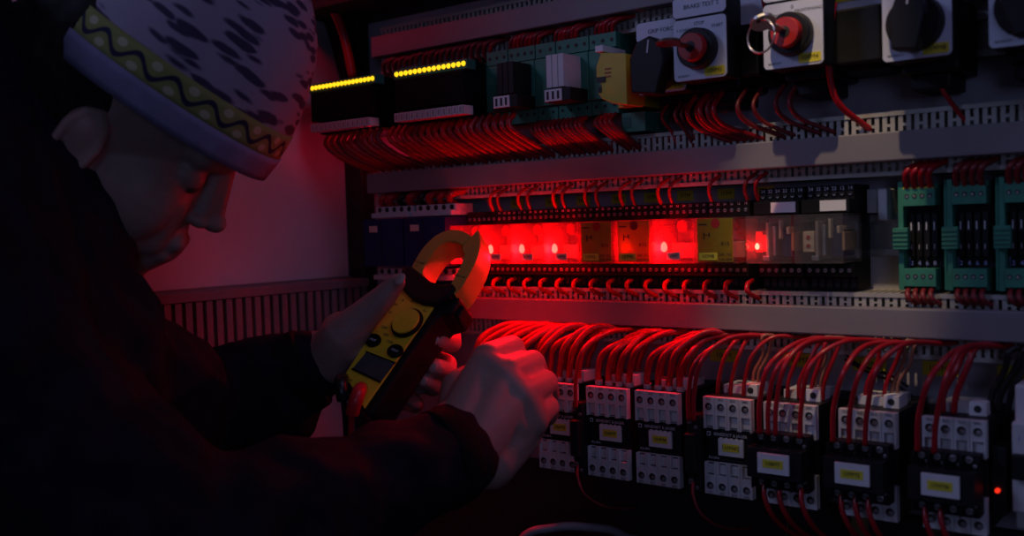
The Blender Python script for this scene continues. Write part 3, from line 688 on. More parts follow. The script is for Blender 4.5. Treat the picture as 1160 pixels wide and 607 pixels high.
# big red wires from the lower duct into the contactor tops
def drop(xe, de, ze, xs_, r, m, label, group, rise=.006, fer=None, out=None):
    out = out or de * .9; k = rnd(-.002, .002); q = rnd(.4, .6)
    wire([(xs_, .042, 1.1990), (xs_ - .006, .054, 1.1992), (xs_ * (1 - q) + xe * q, max(.066, out * .92) + k, 1.1945 + rise * .5 + k), (xe + .011, de + .003, 1.1835 + k), (xe + .0025 + k * .3, de + .0025, (ze + 1.172) / 2 + .004), (xe, de, ze)], r, m, label, group, ferrule=fer, n=10)
L0 = 'thick red wire sweeping out of the duct behind the gripping hand, left of all contactors'
for i in range(12):
    drop(-.668 + i * .0085, .070 + (i % 3) * .006, 1.135 + (i % 4) * .006, -.585 + i * .0062, .0031, 'wire_red', L0, 'thick wires left of the contactors', rise=.004 + (i % 3) * .004)
for k, (x, n) in enumerate(((-.569, 4), (-.5125, 4), (-.460, 4))):
    nm = ['first', 'second', 'third'][k]
    for i in range(n):
        xe = x + (i + .5) * CW / 4 - .001
        drop(xe, .079, 1.1475, x + .070 + .0052 * i, .0030, 'wire_red', 'thick red wire with grey end sleeve entering the top of the %s contactor' % nm, 'thick wires into the %s contactor' % nm, rise=.004 + .003 * (i % 3), fer=.006)
    for i in range(4):
        xe = x + .003 + i * .009
        drop(xe, .050, 1.1540, x + .056 + .0052 * i, .0026, 'wire_red', 'red wire going into the back terminals of the %s contactor' % nm, 'back wires of the %s contactor' % nm, rise=.006 * (i % 2))
# thin brown pairs into coil terminals
for k, x in enumerate((-.460, -.392, -.337, -.2745)):
    nm = ['third', 'fourth', 'fifth', 'sixth'][k]
    for i in range(2):
        xe = x + .030 + i * .0045
        drop(xe, .058, 1.156, xe + .030 + .003 * i, .0015, 'wire_brown', 'thin brown wire looping into the coil terminal of the %s contactor' % nm, 'thin brown wires', rise=.010)
# first slim block
drop(-.5185, .103, 1.129, -.475, .0020, 'wire_red', 'red wire going straight down into the slim black block beside the hand', None, rise=.010)
# fourth contactor and the slim block left of it
for xe in (-.4015, -.3965): drop(xe, .103, 1.129, xe + .058, .0020, 'wire_red', 'red wire crossing in front of the plate into the second slim black block', 'wires into the second slim block', rise=.012)
for i in range(3): drop(-.388 + i * .012, .074, 1.147, -.345 + i * .014, .0018, 'wire_red', 'red wire entering the top of the fourth contactor', 'wires into the fourth contactor', rise=.006)
# aux-block wires at the front
for i, xe in enumerate((-.334, -.3265, -.3205, -.300)):
    drop(xe, .110, 1.1255, xe + .048 + i * .004, .0020, 'wire_red', 'red wire coming over the front into the black screw block of the fifth contactor', 'front wires of the fifth contactor', rise=.012)
for i in range(4): drop(-.327 + i * .010, .068, 1.149, -.284 + i * .007, .0018, 'wire_red', 'red wire dropping behind the front terminals of the fifth contactor', 'rear wires of the fifth contactor', rise=.008)
for i, xe in enumerate((-.2735, -.2610, -.2490)):
    drop(xe, .110, 1.1255, xe + .044 + i * .003, .0020, 'wire_red', 'red wire coming over the front into the black screw block of the sixth contactor', 'front wires of the sixth contactor', rise=.012)
for i in range(2): drop(-.264 + i * .0145, .062, 1.150, -.226 + i * .009, .0018, 'wire_red', 'red wire dropping behind the front terminals of the sixth contactor', 'rear wires of the sixth contactor', rise=.008)
for i, xe in enumerate((-.2105, -.1990)):
    drop(xe, .110, 1.1255, xe + .040 + i * .002, .0021, 'wire_red', 'red wire coming over the front into the black screw block of the rightmost contactor', 'front wires of the rightmost contactor', rise=.012)
for i in range(2): drop(-.203 + i * .008, .070, 1.149, -.164 + i * .006, .0024, 'wire_red', 'red wire dropping behind the front terminals of the rightmost contactor', 'rear wires of the rightmost contactor', rise=.008)
for i in range(3): drop(-.172 + i * .006, .058, 1.150, -.142 + i * .006, .0024, 'wire_black', 'black wire dropping behind the rightmost contactor', 'black wires at the right end', rise=.006)
# loose thin black wires on the plate
wire([(-.30, .004, 1.180), (-.285, .012, 1.172), (-.262, .012, 1.166), (-.243, .02, 1.158)], .0011, 'wire_black', 'thin black wire looping over the plate between the stickers', 'loose thin black wires')
wire([(-.30, .004, 1.175), (-.280, .014, 1.168), (-.258, .014, 1.160), (-.240, .02, 1.150)], .0011, 'wire_black', 'thin black wire looping over the plate between the stickers', 'loose thin black wires')
# wires out of the bottoms
for k, (xx, nm) in enumerate((((-.331, -.318, -.300), 'fifth'), ((-.268, -.257, -.247), 'sixth'), ((-.206, -.195), 'rightmost'))):
    for x in xx:
        wire([(x, .109, 1.0850), (x + .002, .113, 1.074), (x + .007, .108, 1.058), (x + .012, .085, 1.040), (x + .02, .05, 1.025)], .0021, 'wire_red', 'red wire hanging out below the black screw block of the %s contactor' % nm, 'lower wires of the %s contactor' % nm)
for x in (-.5185, -.399):
    wire([(x, .102, 1.0750), (x + .002, .106, 1.064), (x + .009, .104, 1.048), (x + .02, .085, 1.034), (x + .03, .05, 1.026)], .0013, 'wire_dark_red', 'thin dark wire hanging under the slim black block', 'wires under the slim blocks')


tag(MB().tube(smooth_path([(-.889, -.125, 1.66), (-.888, -.085, 1.59), (-.887, -.050, 1.556), (-.880, -.036, 1.50), (-.868, -.030, 1.44)], 8), .014, 'black_matt', 20).build('conduit', origin=(-.888, -.085, 1.59), fix=False), 'thick black conduit coming down the corner at the top left', 'conduit')
tag(MB().tube(smooth_path([(-.868, -.125, 1.66), (-.866, -.095, 1.60), (-.866, -.075, 1.566), (-.866, -.055, 1.53), (-.862, -.046, 1.48)], 8), .0055, 'wire_red', 14).build('cable', origin=(-.866, -.095, 1.60), fix=False), 'thick red cable lying on the black conduit in the top left corner', 'cable')
# ------------------------------------------------------------------ organic meshes
def ell(bm, c, r, M_=Matrix.Identity(4), sub=3):
    res = bmesh.ops.create_icosphere(bm, subdivisions=sub, radius=1)
    for v in res['verts']: v.co = M_ @ (Vector(c) + Vector((v.co.x * r[0], v.co.y * r[1], v.co.z * r[2])))
def cap(bm, a, b, ra, rb, M_=Matrix.Identity(4), seg=20):
    a, b = M_ @ Vector(a), M_ @ Vector(b); ax = b - a; L = ax.length; ax.normalize(); u = ax.orthogonal().normalized(); v = ax.cross(u)
    prof = [(-ra * math.cos(t), ra * math.sin(t)) for t in [PI / 2 * k / 4 for k in range(1, 5)]] + [(L + rb * math.sin(t), rb * math.cos(t)) for t in [PI / 2 * k / 4 for k in range(0, 4)]]
    rings = [[bm.verts.new(a + ax * h + (u * math.cos(q) + v * math.sin(q)) * r) for q in [2 * PI * i / seg for i in range(seg)]] for h, r in prof]
    p0 = bm.verts.new(a - ax * ra); p1 = bm.verts.new(b + ax * rb)
    for k in range(len(rings) - 1):
        for q in range(seg): bm.faces.new((rings[k][q], rings[k][(q + 1) % seg], rings[k + 1][(q + 1) % seg], rings[k + 1][q]))
    for q in range(seg):
        bm.faces.new((p0, rings[0][(q + 1) % seg], rings[0][q])); bm.faces.new((p1, rings[-1][q], rings[-1][(q + 1) % seg]))
def fuse(bm, name, m, voxel, smooth=4, parent=None, factor=.5, disp=0., dscale=.05):
    me = bpy.data.meshes.new(name); bmesh.ops.recalc_face_normals(bm, faces=bm.faces); bm.to_mesh(me); bm.free()
    o = bpy.data.objects.new(name, me); C.objects.link(o)
    r = o.modifiers.new('r', 'REMESH'); r.mode = 'VOXEL'; r.voxel_size = voxel; r.use_smooth_shade = True
    if disp:
        tx = bpy.data.textures.new(name, 'CLOUDS'); tx.noise_scale = dscale
        dm = o.modifiers.new('d', 'DISPLACE'); dm.texture = tx; dm.strength = disp; dm.mid_level = .5; dm.texture_coords = 'LOCAL'
    s = o.modifiers.new('s', 'SMOOTH'); s.iterations = smooth; s.factor = factor
    dg = bpy.context.evaluated_depsgraph_get(); me2 = bpy.data.meshes.new_from_object(o.evaluated_get(dg)); o.modifiers.clear(); o.data = me2; bpy.data.meshes.remove(me)
    me2.materials.clear(); me2.materials.append(MATS[m])
    for p in me2.polygons: p.use_smooth = True
    if parent: o.parent = parent; o.location = -wl(parent)
    return o

mat('skin', (.34, .225, .20), .5, 0, .4, .07, 25, .25, sss=.15)
mat('nail', (.44, .29, .26), .35)
mat('jacket', (.0085, .009, .016), .9, 0, .15, .3, 40)
mat('cuff', (.006, .006, .007), .9, 0, .15)
mat('hair', (.012, .010, .010), .7, 0, .2, .4, 200, .6)
mat('eye', (.10, .07, .06), .4)
mat('trousers', (.010, .011, .02), .9, 0, .15)
mat('boot', (.01, .01, .01), .6)
mat('cap_rim', (.21, .20, .33), .8, 0, .2, .12, 60, .2)

# cap crown: pale cloth printed with small dark leaves
def cap_material():
    m = bpy.data.materials.new('cap_print'); m.use_nodes = True; nt = m.node_tree; b = nt.nodes['Principled BSDF']; N = nt.nodes.new; Lk = nt.links.new
    b.inputs['Roughness'].default_value = .85; b.inputs['Specular IOR Level'].default_value = .2
    tc = N('ShaderNodeTexCoord'); uv = tc.outputs['UV']
    wn = N('ShaderNodeTexNoise'); wn.inputs['Scale'].default_value = 14; Lk(uv, wn.inputs['Vector'])
    wadd = N('ShaderNodeVectorMath'); wadd.operation = 'MULTIPLY_ADD'; wadd.inputs[1].default_value = (.02, .02, 0); Lk(wn.outputs['Color'], wadd.inputs[0]); Lk(uv, wadd.inputs[2])
    facs = []
    for ang, off, sc in ((.35, 0, 1), (-.75, .37, 1.12), (1.35, .71, .95)):
        mp = N('ShaderNodeMapping'); mp.inputs['Rotation'].default_value = (0, 0, ang); mp.inputs['Scale'].default_value = (9.5 * sc, 32 * sc, 1); mp.inputs['Location'].default_value = (off, off * 3, 0)
        Lk(wadd.outputs[0], mp.inputs['Vector'])
        vo = N('ShaderNodeTexVoronoi'); vo.inputs['Scale'].default_value = 1; vo.inputs['Randomness'].default_value = .85; Lk(mp.outputs[0], vo.inputs['Vector'])
        cr = N('ShaderNodeValToRGB'); cr.color_ramp.elements[0].position = .31; cr.color_ramp.elements[0].color = (0, 0, 0, 1); cr.color_ramp.elements[1].position = .40; cr.color_ramp.elements[1].color = (1, 1, 1, 1)
        Lk(vo.outputs['Distance'], cr.inputs['Fac']); 
        sp = N('ShaderNodeSeparateColor'); Lk(vo.outputs['Color'], sp.inputs[0])
        gt = N('ShaderNodeMath'); gt.operation = 'GREATER_THAN'; gt.inputs[1].default_value = .84; Lk(sp.outputs[0], gt.inputs[0])
        mx = N('ShaderNodeMath'); mx.operation = 'MAXIMUM'; Lk(cr.outputs['Color'], mx.inputs[0]); Lk(gt.outputs[0], mx.inputs[1]); facs.append(mx)
    a = N('ShaderNodeMath'); a.operation = 'MULTIPLY'; Lk(facs[0].outputs[0], a.inputs[0]); Lk(facs[1].outputs[0], a.inputs[1])
    a2 = N('ShaderNodeMath'); a2.operation = 'MULTIPLY'; Lk(a.outputs[0], a2.inputs[0]); Lk(facs[2].outputs[0], a2.inputs[1])
    mix = N('ShaderNodeMix'); mix.data_type = 'RGBA'; mix.inputs[6].default_value = (.05, .04, .08, 1); mix.inputs[7].default_value = (.29, .25, .33, 1)
    Lk(a2.outputs[0], mix.inputs[0]); Lk(mix.outputs[2], b.inputs['Base Color']); MATS['cap_print'] = m
    m = bpy.data.materials.new('cap_band'); m.use_nodes = True; nt = m.node_tree; b = nt.nodes['Principled BSDF']; N = nt.nodes.new; Lk = nt.links.new
    b.inputs['Roughness'].default_value = .85; b.inputs['Specular IOR Level'].default_value = .2
    tc = N('ShaderNodeTexCoord'); sx = N('ShaderNodeSeparateXYZ'); Lk(tc.outputs['UV'], sx.inputs[0])
    def mth(op, x, y=None):
        n_ = N('ShaderNodeMath'); n_.operation = op
        for i, q in enumerate((x, y)):
            if q is None: continue
            if isinstance(q, (int, float)): n_.inputs[i].default_value = q
            else: Lk(q, n_.inputs[i])
        return n_.outputs[0]
    sn = mth('MULTIPLY', mth('SINE', mth('MULTIPLY', sx.outputs[0], 2 * PI * 21)), .22)
    dist = mth('ABSOLUTE', mth('SUBTRACT', mth('SUBTRACT', sx.outputs[1], .5), sn))
    line = mth('LESS_THAN', dist, .095)
    nz = N('ShaderNodeTexNoise'); nz.inputs['Scale'].default_value = 60; Lk(tc.outputs['UV'], nz.inputs['Vector'])
    base = N('ShaderNodeMix'); base.data_type = 'RGBA'; base.inputs[6].default_value = (.15, .18, .05, 1); base.inputs[7].default_value = (.31, .31, .11, 1); Lk(nz.outputs['Fac'], base.inputs[0])
    # pale blossoms between the waves
    u2 = mth('SUBTRACT', mth('FRACT', mth('MULTIPLY', sx.outputs[0], 21)), .25); v2 = mth('SUBTRACT', sx.outputs[1], .28)
    d1 = mth('LESS_THAN', mth('ADD', mth('MULTIPLY', mth('MULTIPLY', u2, u2), .9), mth('MULTIPLY', v2, v2)), .018)
    u3 = mth('SUBTRACT', mth('FRACT', mth('MULTIPLY', sx.outputs[0], 21)), .75); v3 = mth('SUBTRACT', sx.outputs[1], .72)
    d2 = mth('LESS_THAN', mth('ADD', mth('MULTIPLY', mth('MULTIPLY', u3, u3), .9), mth('MULTIPLY', v3, v3)), .018)
    fl = N('ShaderNodeMix'); fl.data_type = 'RGBA'; Lk(mth('MAXIMUM', d1, d2), fl.inputs[0]); Lk(base.outputs[2], fl.inputs[6]); fl.inputs[7].default_value = (.42, .41, .26, 1)
    fin = N('ShaderNodeMix'); fin.data_type = 'RGBA'; Lk(line, fin.inputs[0]); Lk(fl.outputs[2], fin.inputs[6]); fin.inputs[7].default_value = (.02, .02, .05, 1)
    Lk(fin.outputs[2], b.inputs['Base Color']); MATS['cap_band'] = m
cap_material()

# ------------------------------------------------------------------ the worker
def cdir(x, y, z): return (ROT @ Vector((x, y, z)))
hf = cdir(.80, -.565, -.20).normalized(); hu = cdir(.57, .80, .06); hu = (hu - hf * hu.dot(hf)).normalized(); hl = hu.cross(hf)
HC = Q(131, 144, .80)
HM = Matrix((hf, hl, hu)).transposed().to_4x4(); HM.translation = HC
hipc = Vector((-1.02, -.98, .98))
person = thing('person', (-1.02, -.98, 0), 'person in dark jacket and printed cap, leaning in and holding the clamp meter', 'person')
bm = bmesh.new(); I = Matrix.Identity(4)
# head
ell(bm, (-.008, 0, .040), (.096, .074, .088), HM); ell(bm, (.028, 0, -.028), (.062, .061, .084), HM); ell(bm, (.066, 0, -.052), (.029, .028, .036), HM)
cap(bm, (.060, 0, -.092), (.066, 0, -.094), .021, .019, HM)
cap(bm, (.086, 0, .026), (.101, 0, -.014), .0100, .0095, HM); ell(bm, (.104, 0, -.0195), (.0125, .0105, .0095), HM)
for s in (1, -1):
    ell(bm, (.094, s * .011, -.024), (.010, .007, .0065), HM)
    cap(bm, (.082, s * .010, .030), (.072, s * .040, .028), .014, .013, HM); ell(bm, (.068, s * .030, .006), (.0165, .0165, .013), HM); cap(bm, (.088, s * .004, .014), (.094, s * .006, -.016), .008, .009, HM)
    ell(bm, (.044, s * .034, -.026), (.037, .0265, .046), HM); cap(bm, (.068, s * .026, -.020), (.070, s * .016, -.055), .018, .018, HM)
    cap(bm, (.000, s * .052, -.045), (.050, s * .018, -.092), .021, .020, HM)
    cap(bm, (.0, s * .052, -.045), (-.005, s * .060, .0), .02, .02, HM)
    n = 9                                                              # ear rim and lobe
    ring_ = [(-.002 + .014 * math.cos(a), s * (.076 + .005 * math.cos(a + 2.6)), -.012 + .027 * math.sin(a)) for a in [PI * 2 * i / n for i in range(n)]]
    for i in range(n): cap(bm, ring_[i], ring_[(i + 1) % n], .0036, .0036, HM, 10)
    ell(bm, (.0, s * .066, -.012), (.012, .0065, .023), HM); ell(bm, (.003, s * .073, -.036), (.006, .004, .008), HM)
cap(bm, (.090, -.012, -.050), (.090, .012, -.050), .0085, .0085, HM); cap(bm, (.086, -.011, -.063), (.086, .011, -.063), .0085, .0085, HM)
cap(bm, (.075, 0, -.055), (.060, 0, -.085), .024, .022, HM)
neck0 = HM @ Vector((-.025, 0, -.050)); NB = Q(20, 300, .76)
cap(bm, neck0, NB, .057, .062)
# torso and limbs under the clothes, one body
chest = Q(-30, 430, .74); shR = Q(-70, 420, .63); shL = Q(70, 395, .87); UB = NB * .4 + shR * .3 + shL * .3
mid = Vector((-.86, -.80, 1.09)); elR = Q(215, 640, .66); wrR = Q(530, 508, .795); elL = Q(212, 490, .92); wrL = Q(352, 416, .925)
cap(bm, NB, chest, .07, .10); cap(bm, chest, mid, .11, .11); cap(bm, mid, hipc, .11, .12); cap(bm, shR, shL, .055, .055)
cap(bm, shR, elR, .045, .036); cap(bm, elR, wrR, .038, .029); cap(bm, shL, elL, .045, .036); cap(bm, elL, wrL, .038, .028)
ft = []
for s in (1, -1):
    hp = hipc + Vector((.09 * s, -.03 * s, -.02)); kn = Vector((hp.x + .03, hp.y + .03, .50)); an = Vector((hp.x, hp.y - .02, .09))
    cap(bm, hp, kn, .085, .055); cap(bm, kn, an, .052, .036); cap(bm, an + Vector((0, 0, -.04)), an + Vector((.08, .12, -.055)), .03, .025); ft.append((hp, kn, an))
# right hand
def P3(px, py, t): return Q(px, py, t)
def chain(pts, rs):
    for i in range(len(pts) - 1): cap(bm, pts[i], pts[i + 1], rs[i], rs[i + 1], seg=16)
wa, wb, wc = P3(520, 492, .797), P3(536, 507, .790), P3(555, 524, .800)
RH = {'index': [(552, 407, .838), (580, 394, .878), (588, 408, .905), (580, 421, .924)],
      'middle': [(575, 424, .828), (603, 411, .868), (611, 425, .897), (602, 437, .918)],
      'ring': [(594, 446, .822), (618, 433, .858), (623, 447, .886), (614, 457, .906)],
      'little': [(606, 472, .824), (621, 461, .850), (622, 472, .874), (613, 479, .890)]}
rr = {'index': (.0145, .0118, .0092, .0080), 'middle': (.0150, .0120, .0095, .0082), 'ring': (.0142, .0112, .0088, .0078), 'little': (.0125, .0100, .0078, .0068)}
for k, w in zip(('index', 'middle', 'ring', 'little'), (wa, wb, wb, wc)):
    pts = [P3(*p) for p in RH[k]]; chain(pts, rr[k])
    cap(bm, w, pts[0], .024 if k != 'little' else .021, rr[k][0]); 
pm = [P3(*RH[k][0]) for k in ('index', 'middle', 'ring', 'little')]
for a in range(3):
    for f_ in (.35, .65, .9): cap(bm, wb.lerp(pm[a], f_), wb.lerp(pm[a + 1], f_), .017, .017)
chain([P3(522, 478, .815), P3(520, 440, .846), P3(538, 425, .880), P3(560, 420, .910)], (.022, .0165, .0125, .0095))
cap(bm, P3(525, 470, .815), P3(548, 425, .842), .021, .017)
chain([wa, P3(505, 478, .800)], (.022, .016)); cap(bm, wc, P3(592, 492, .826), .022, .017)
# left hand, wrapped round the meter from behind
wl_a = P3(362, 405, .925)
LH = {'index': [(462, 372, .960), (510, 381, .958), (512, 389, .928), (496, 385, .906)],
      'middle': [(450, 398, .968), (505, 413, .962), (506, 420, .932), (494, 416, .908)],
      'ring': [(436, 420, .968), (490, 437, .958), (493, 437, .930), (482, 431, .908)],
      'little': [(424, 440, .962), (470, 458, .950), (470, 456, .928), (460, 450, .918)]}
lr = {'index': (.014, .0108, .0092, .0082), 'middle': (.0145, .0112, .0095, .0086), 'ring': (.0138, .0105, .0086, .0078), 'little': (.0120, .0090, .0076, .0066)}
for k in LH:
    pts = [P3(*p) for p in LH[k]]; chain(pts, lr[k]); cap(bm, wl_a, pts[0], .022, lr[k][0])
pm = [P3(*LH[k][0]) for k in LH]
for a in range(3):
    for f_ in (.3, .6, .85): cap(bm, wl_a.lerp(pm[a], f_), wl_a.lerp(pm[a + 1], f_), .016, .016)
chain([P3(372, 408, .918), P3(388, 382, .902), P3(412, 358, .893), P3(434, 337, .885), P3(449, 320, .880)], (.025, .0215, .0150, .0118, .0085))
cap(bm, wl_a, P3(392, 392, .908), .026, .020); cap(bm, P3(385, 375, .91), P3(425, 368, .95), .018, .015)
body = fuse(bm, 'body', 'skin', .0020, 6, person)
# thumb nail of the left hand and nails of the visible finger tips
for (px_, py_, t_), r_, dz in (((453, 316, .8705), .0052, (-.15, .25, .95)), ((493, 386, .8975), .0042, (-.2, .0, .95)), ((491, 417, .899), .0045, (-.2, 0, .95)), ((480, 432, .8995), .0040, (-.2, 0, .95))):
    nb = bmesh.new(); d_ = cdir(*dz).normalized(); u_ = cdir(.62, .78, 0); u_ = (u_ - d_ * u_.dot(d_)).normalized(); v_ = u_.cross(d_)
    nm_ = Matrix((v_, u_, d_)).transposed().to_4x4(); nm_.translation = Q(px_, py_, t_); ell(nb, (0, 0, 0), (r_ * .85, r_ * 1.15, .0014), nm_, 3)
    me = bpy.data.meshes.new('fingernail'); nb.to_mesh(me); nb.free(); me.materials.append(MATS['nail'])
    for p_ in me.polygons: p_.use_smooth = True
    o = bpy.data.objects.new('fingernail', me); C.objects.link(o); o.parent = person; o.location = -person.location
# nails
for p, nrm in ((P3(449, 320, .880), cdir(-.2, .1, .9)), ):
    pass
# eyes
for s in (1, -1):
    e = bmesh.new(); ell(e, (.0725, s * .030, .0005), (.0115, .011, .0080), HM, 3); me = bpy.data.meshes.new('eye'); e.to_mesh(me); e.free(); me.materials.append(MATS['eye'])
    o = bpy.data.objects.new('eye', me); C.objects.link(o); o.parent = person; o.location = -person.location
# hair below the cap at the nape
b2 = bmesh.new(); ell(b2, (-.030, 0, .020), (.085, .079, .070), HM); ell(b2, (-.034, 0, .050), (.074, .074, .088), HM); cap(b2, (-.06, -.03, -.02), (-.06, .03, -.02), .04, .04, HM)
fuse(b2, 'hair', 'hair', .004, 4, person, disp=.006, dscale=.01)
# jacket
b3 = bmesh.new()
cap(b3, NB, chest, .085, .13); cap(b3, chest, mid, .145, .15); cap(b3, mid, hipc + Vector((0, 0, -.05)), .15, .155)
cap(b3, shR, shL, .085, .080); cap(b3, Q(-150, 60, .72), shR, .105, .095); cap(b3, Q(-150, 60, .72), NB, .10, .09); cap(b3, Q(-150, 60, .72), chest, .10, .12)
cap(b3, Q(-22, 70, .86), NB, .062, .085); cap(b3, chest, shR, .12, .09)
cap(b3, shR, elR, .082, .070); cap(b3, elR, wrR.lerp(elR, .06), .070, .0365)
cap(b3, shL, elL, .078, .066); cap(b3, elL, wrL.lerp(elL, .02), .064, .039); cap(b3, elL, Q(300, 445, .925), .064, .054)
cap(b3, chest, shL, .11, .08); cap(b3, chest, Q(150, 470, .84), .11, .085)
jk = fuse(b3, 'jacket', 'jacket', .0045, 5, person, disp=.022, dscale=.055)
# cuffs: short open bands
for a_, b_, r0, r1 in ((wrR.lerp(elR, .13), wrR.lerp(elR, .035), .041, .0375), (wrL.lerp(elL, .25), wrL.lerp(elL, -.02), .042, .0390)):
    MB().cyl(a_, b_, r0, 'cuff', r1, 40, True).build('cuff', person, bevel=.003)
b4 = bmesh.new()
cap(b4, hipc + Vector((0, 0, .05)), hipc, .12, .13)
for hp, kn, an in ft: cap(b4, hp, kn, .105, .075); cap(b4, kn, an + Vector((0, 0, .02)), .072, .058)
fuse(b4, 'trousers', 'trousers', .008, 5, person, disp=.015, dscale=.08)
for hp, kn, an in ft:
    b5 = bmesh.new(); cap(b5, an + Vector((0, 0, .08)), an + Vector((0, 0, -.03)), .05, .048); cap(b5, an + Vector((0, 0, -.035)), an + Vector((.09, .135, -.045)), .045, .040)
    bmesh.ops.bisect_plane(b5, geom=b5.verts[:] + b5.edges[:] + b5.faces[:], plane_co=(0, 0, .006), plane_no=(0, 0, -1), clear_outer=True)
    bmesh.ops.holes_fill(b5, edges=b5.edges); fuse(b5, 'boot', 'boot', .006, 3, person)
# cap: crown, printed band, rim
def dome(z0, z1, name, m, grow=0., n=72, k=26, wrinkle=0.):
    bmx = bmesh.new(); uvl = bmx.loops.layers.uv.new('UVMap'); cx, rx_, ry_, cz, rz = .018, .100 + grow, .092 + grow, .055, .140 + grow; rings = []
    for j in range(k + 1):
        if z1 is None:
            a0 = math.asin(max(-1, (z0 - cz) / rz)); a = a0 + (PI / 2 - a0) * j / k; z = cz + rz * math.sin(a); s_ = math.cos(a)
        else:
            z = z0 + (z1 - z0) * j / k; s_ = math.sqrt(max(0, 1 - ((z - cz) / rz) ** 2))
        ring = []
        for i in range(n):
            t_ = 2 * PI * i / n; w_ = 1 + wrinkle * (math.sin(t_ * 9 + j * .6) * .5 + math.sin(t_ * 23 + j * 1.1) * .25) * (1 if j < k - 1 else 0)
            ring.append(bmx.verts.new(HM @ Vector((cx + rx_ * s_ * w_ * math.cos(t_), ry_ * s_ * w_ * math.sin(t_), z))))
        rings.append(ring)
    for j in range(k):
        for i in range(n):
            f_ = bmx.faces.new((rings[j][i], rings[j][(i + 1) % n], rings[j + 1][(i + 1) % n], rings[j + 1][i])); f_.smooth = True
            for lp_, (u_, v_) in zip(f_.loops, ((i / n, j / k), ((i + 1) / n, j / k), ((i + 1) / n, (j + 1) / k), (i / n, (j + 1) / k))):
                lp_[uvl].uv = (u_, v_) if z1 is not None else (u_ * 1.6, v_ * .62)
    if z1 is None: bmesh.ops.remove_doubles(bmx, verts=bmx.verts, dist=1e-6)
    me = bpy.data.meshes.new(name); bmx.to_mesh(me); bmx.free(); me.materials.append(MATS[m])
    o = bpy.data.objects.new(name, me); C.objects.link(o); o.parent = person; o.location = -person.location
    sd = o.modifiers.new('s', 'SOLIDIFY'); sd.thickness = .0025; sd.offset = -1; return o
tag(dome(.070, None, 'cap_crown', 'cap_print', 0, 96, 30, .010), 'crown printed with small dark leaves')
tag(dome(.0525, .0755, 'cap_band', 'cap_band', .0016, 96, 4), 'yellow-green band with dark wavy line')
tag(dome(.033, .054, 'cap_rim', 'cap_rim', .0030, 96, 4), 'plain lavender rim')

# ------------------------------------------------------------------ clamp meter
mu = cdir(.53, .75, -.40).normalized(); mw = cdir(-.60, .10, .80); mw = (mw - mu * mw.dot(mu)).normalized(); mv = mu.cross(mw)
MO = Q(402, 447, .865); MM = Matrix((mv, mu, mw)).transposed().to_4x4(); MM.translation = MO; MI = MM.inverted()
def L2(px, py):                                         # where a sight line meets the meter's face plane, in the meter's own axes
    r = (Q(px, py, 1) - CAM); t_ = (MO - CAM).dot(mw) / r.dot(mw); p = MI @ (CAM + r * t_); return (p.x, p.y)
def poly(b, px, h0, h1, m, ms=None): return b.prism([L2(*p) for p in px], h0, h1, m, MM, ms)
mat('meter_yellow', (.85, .60, .03), .45, 0, .5, .05, 90)
mat('meter_black', (.008, .008, .009), .55, 0, .25)
mat('meter_jaw', (.50, .29, .04), .42, 0, .5, .05, 90)
mat('lcd', (.06, .07, .07), .2)
meter = thing('clamp_meter', MO, 'yellow and black clamp meter held in the left hand, its jaw before the relays', 'clamp meter')
b = MB(); poly(b, [(386, 428), (408, 394), (430, 357), (452, 320), (460, 306), (470, 312), (482, 322), (500, 331), (516, 329), (521, 338), (512, 352), (497, 356), (480, 378), (463, 402), (440, 438), (419, 470), (412, 468), (397, 452)], -.034, -.001, 'meter_black')
b.build('housing', meter, bevel=.003)
b = MB(); poly(b, [(391, 425), (412, 392), (434, 357), (455, 326), (461, 333), (470, 341), (482, 346), (494, 345), (478, 369), (463, 390), (440, 424), (413, 463)], -.001, .0012, 'meter_yellow')
tag(b.build('face_plate', meter, bevel=.0008), 'yellow face plate')
b = MB(); poly(b, [(455, 325), (460, 308), (468, 304), (478, 312), (490, 322), (504, 326), (515, 324), (520, 331), (512, 340), (494, 349), (480, 347), (469, 342), (461, 334)], -.030, .006, 'meter_black')
b.build('collar', meter, bevel=.003)
def arc_poly(pts, h0, h1, m, nm, lab=None):
    b_ = MB(); sp = smooth_path([Vector((*L2(*p), 0)) for p in pts[0]], 6); sq = smooth_path([Vector((*L2(*p), 0)) for p in pts[1]], 6)
    b_.prism([(p.x, p.y) for p in sp] + [(p.x, p.y) for p in sq[::-1]], h0, h1, m, MM); o = b_.build(nm, meter, bevel=.0012)
    if lab: tag(o, lab)
    return o
arc_poly((((465, 313), (471, 299), (482, 282), (496, 269), (511, 263), (525, 264), (536, 270)), ((480, 313), (484, 302), (493, 288), (503, 279), (511, 276.5), (519, 277.5), (525, 281))), -.022, .004, 'meter_jaw', 'jaw', 'fixed left half of the jaw')
arc_poly((((512, 326), (519, 313), (525, 301), (528, 291), (526, 283), (536, 271), (543, 263)), ((517, 337), (526, 327), (535, 311), (541, 299), (545, 286), (545.5, 274), (543.5, 263.2))), -.022, .004, 'meter_jaw', 'jaw', 'opening right half of the jaw with pointed tip')
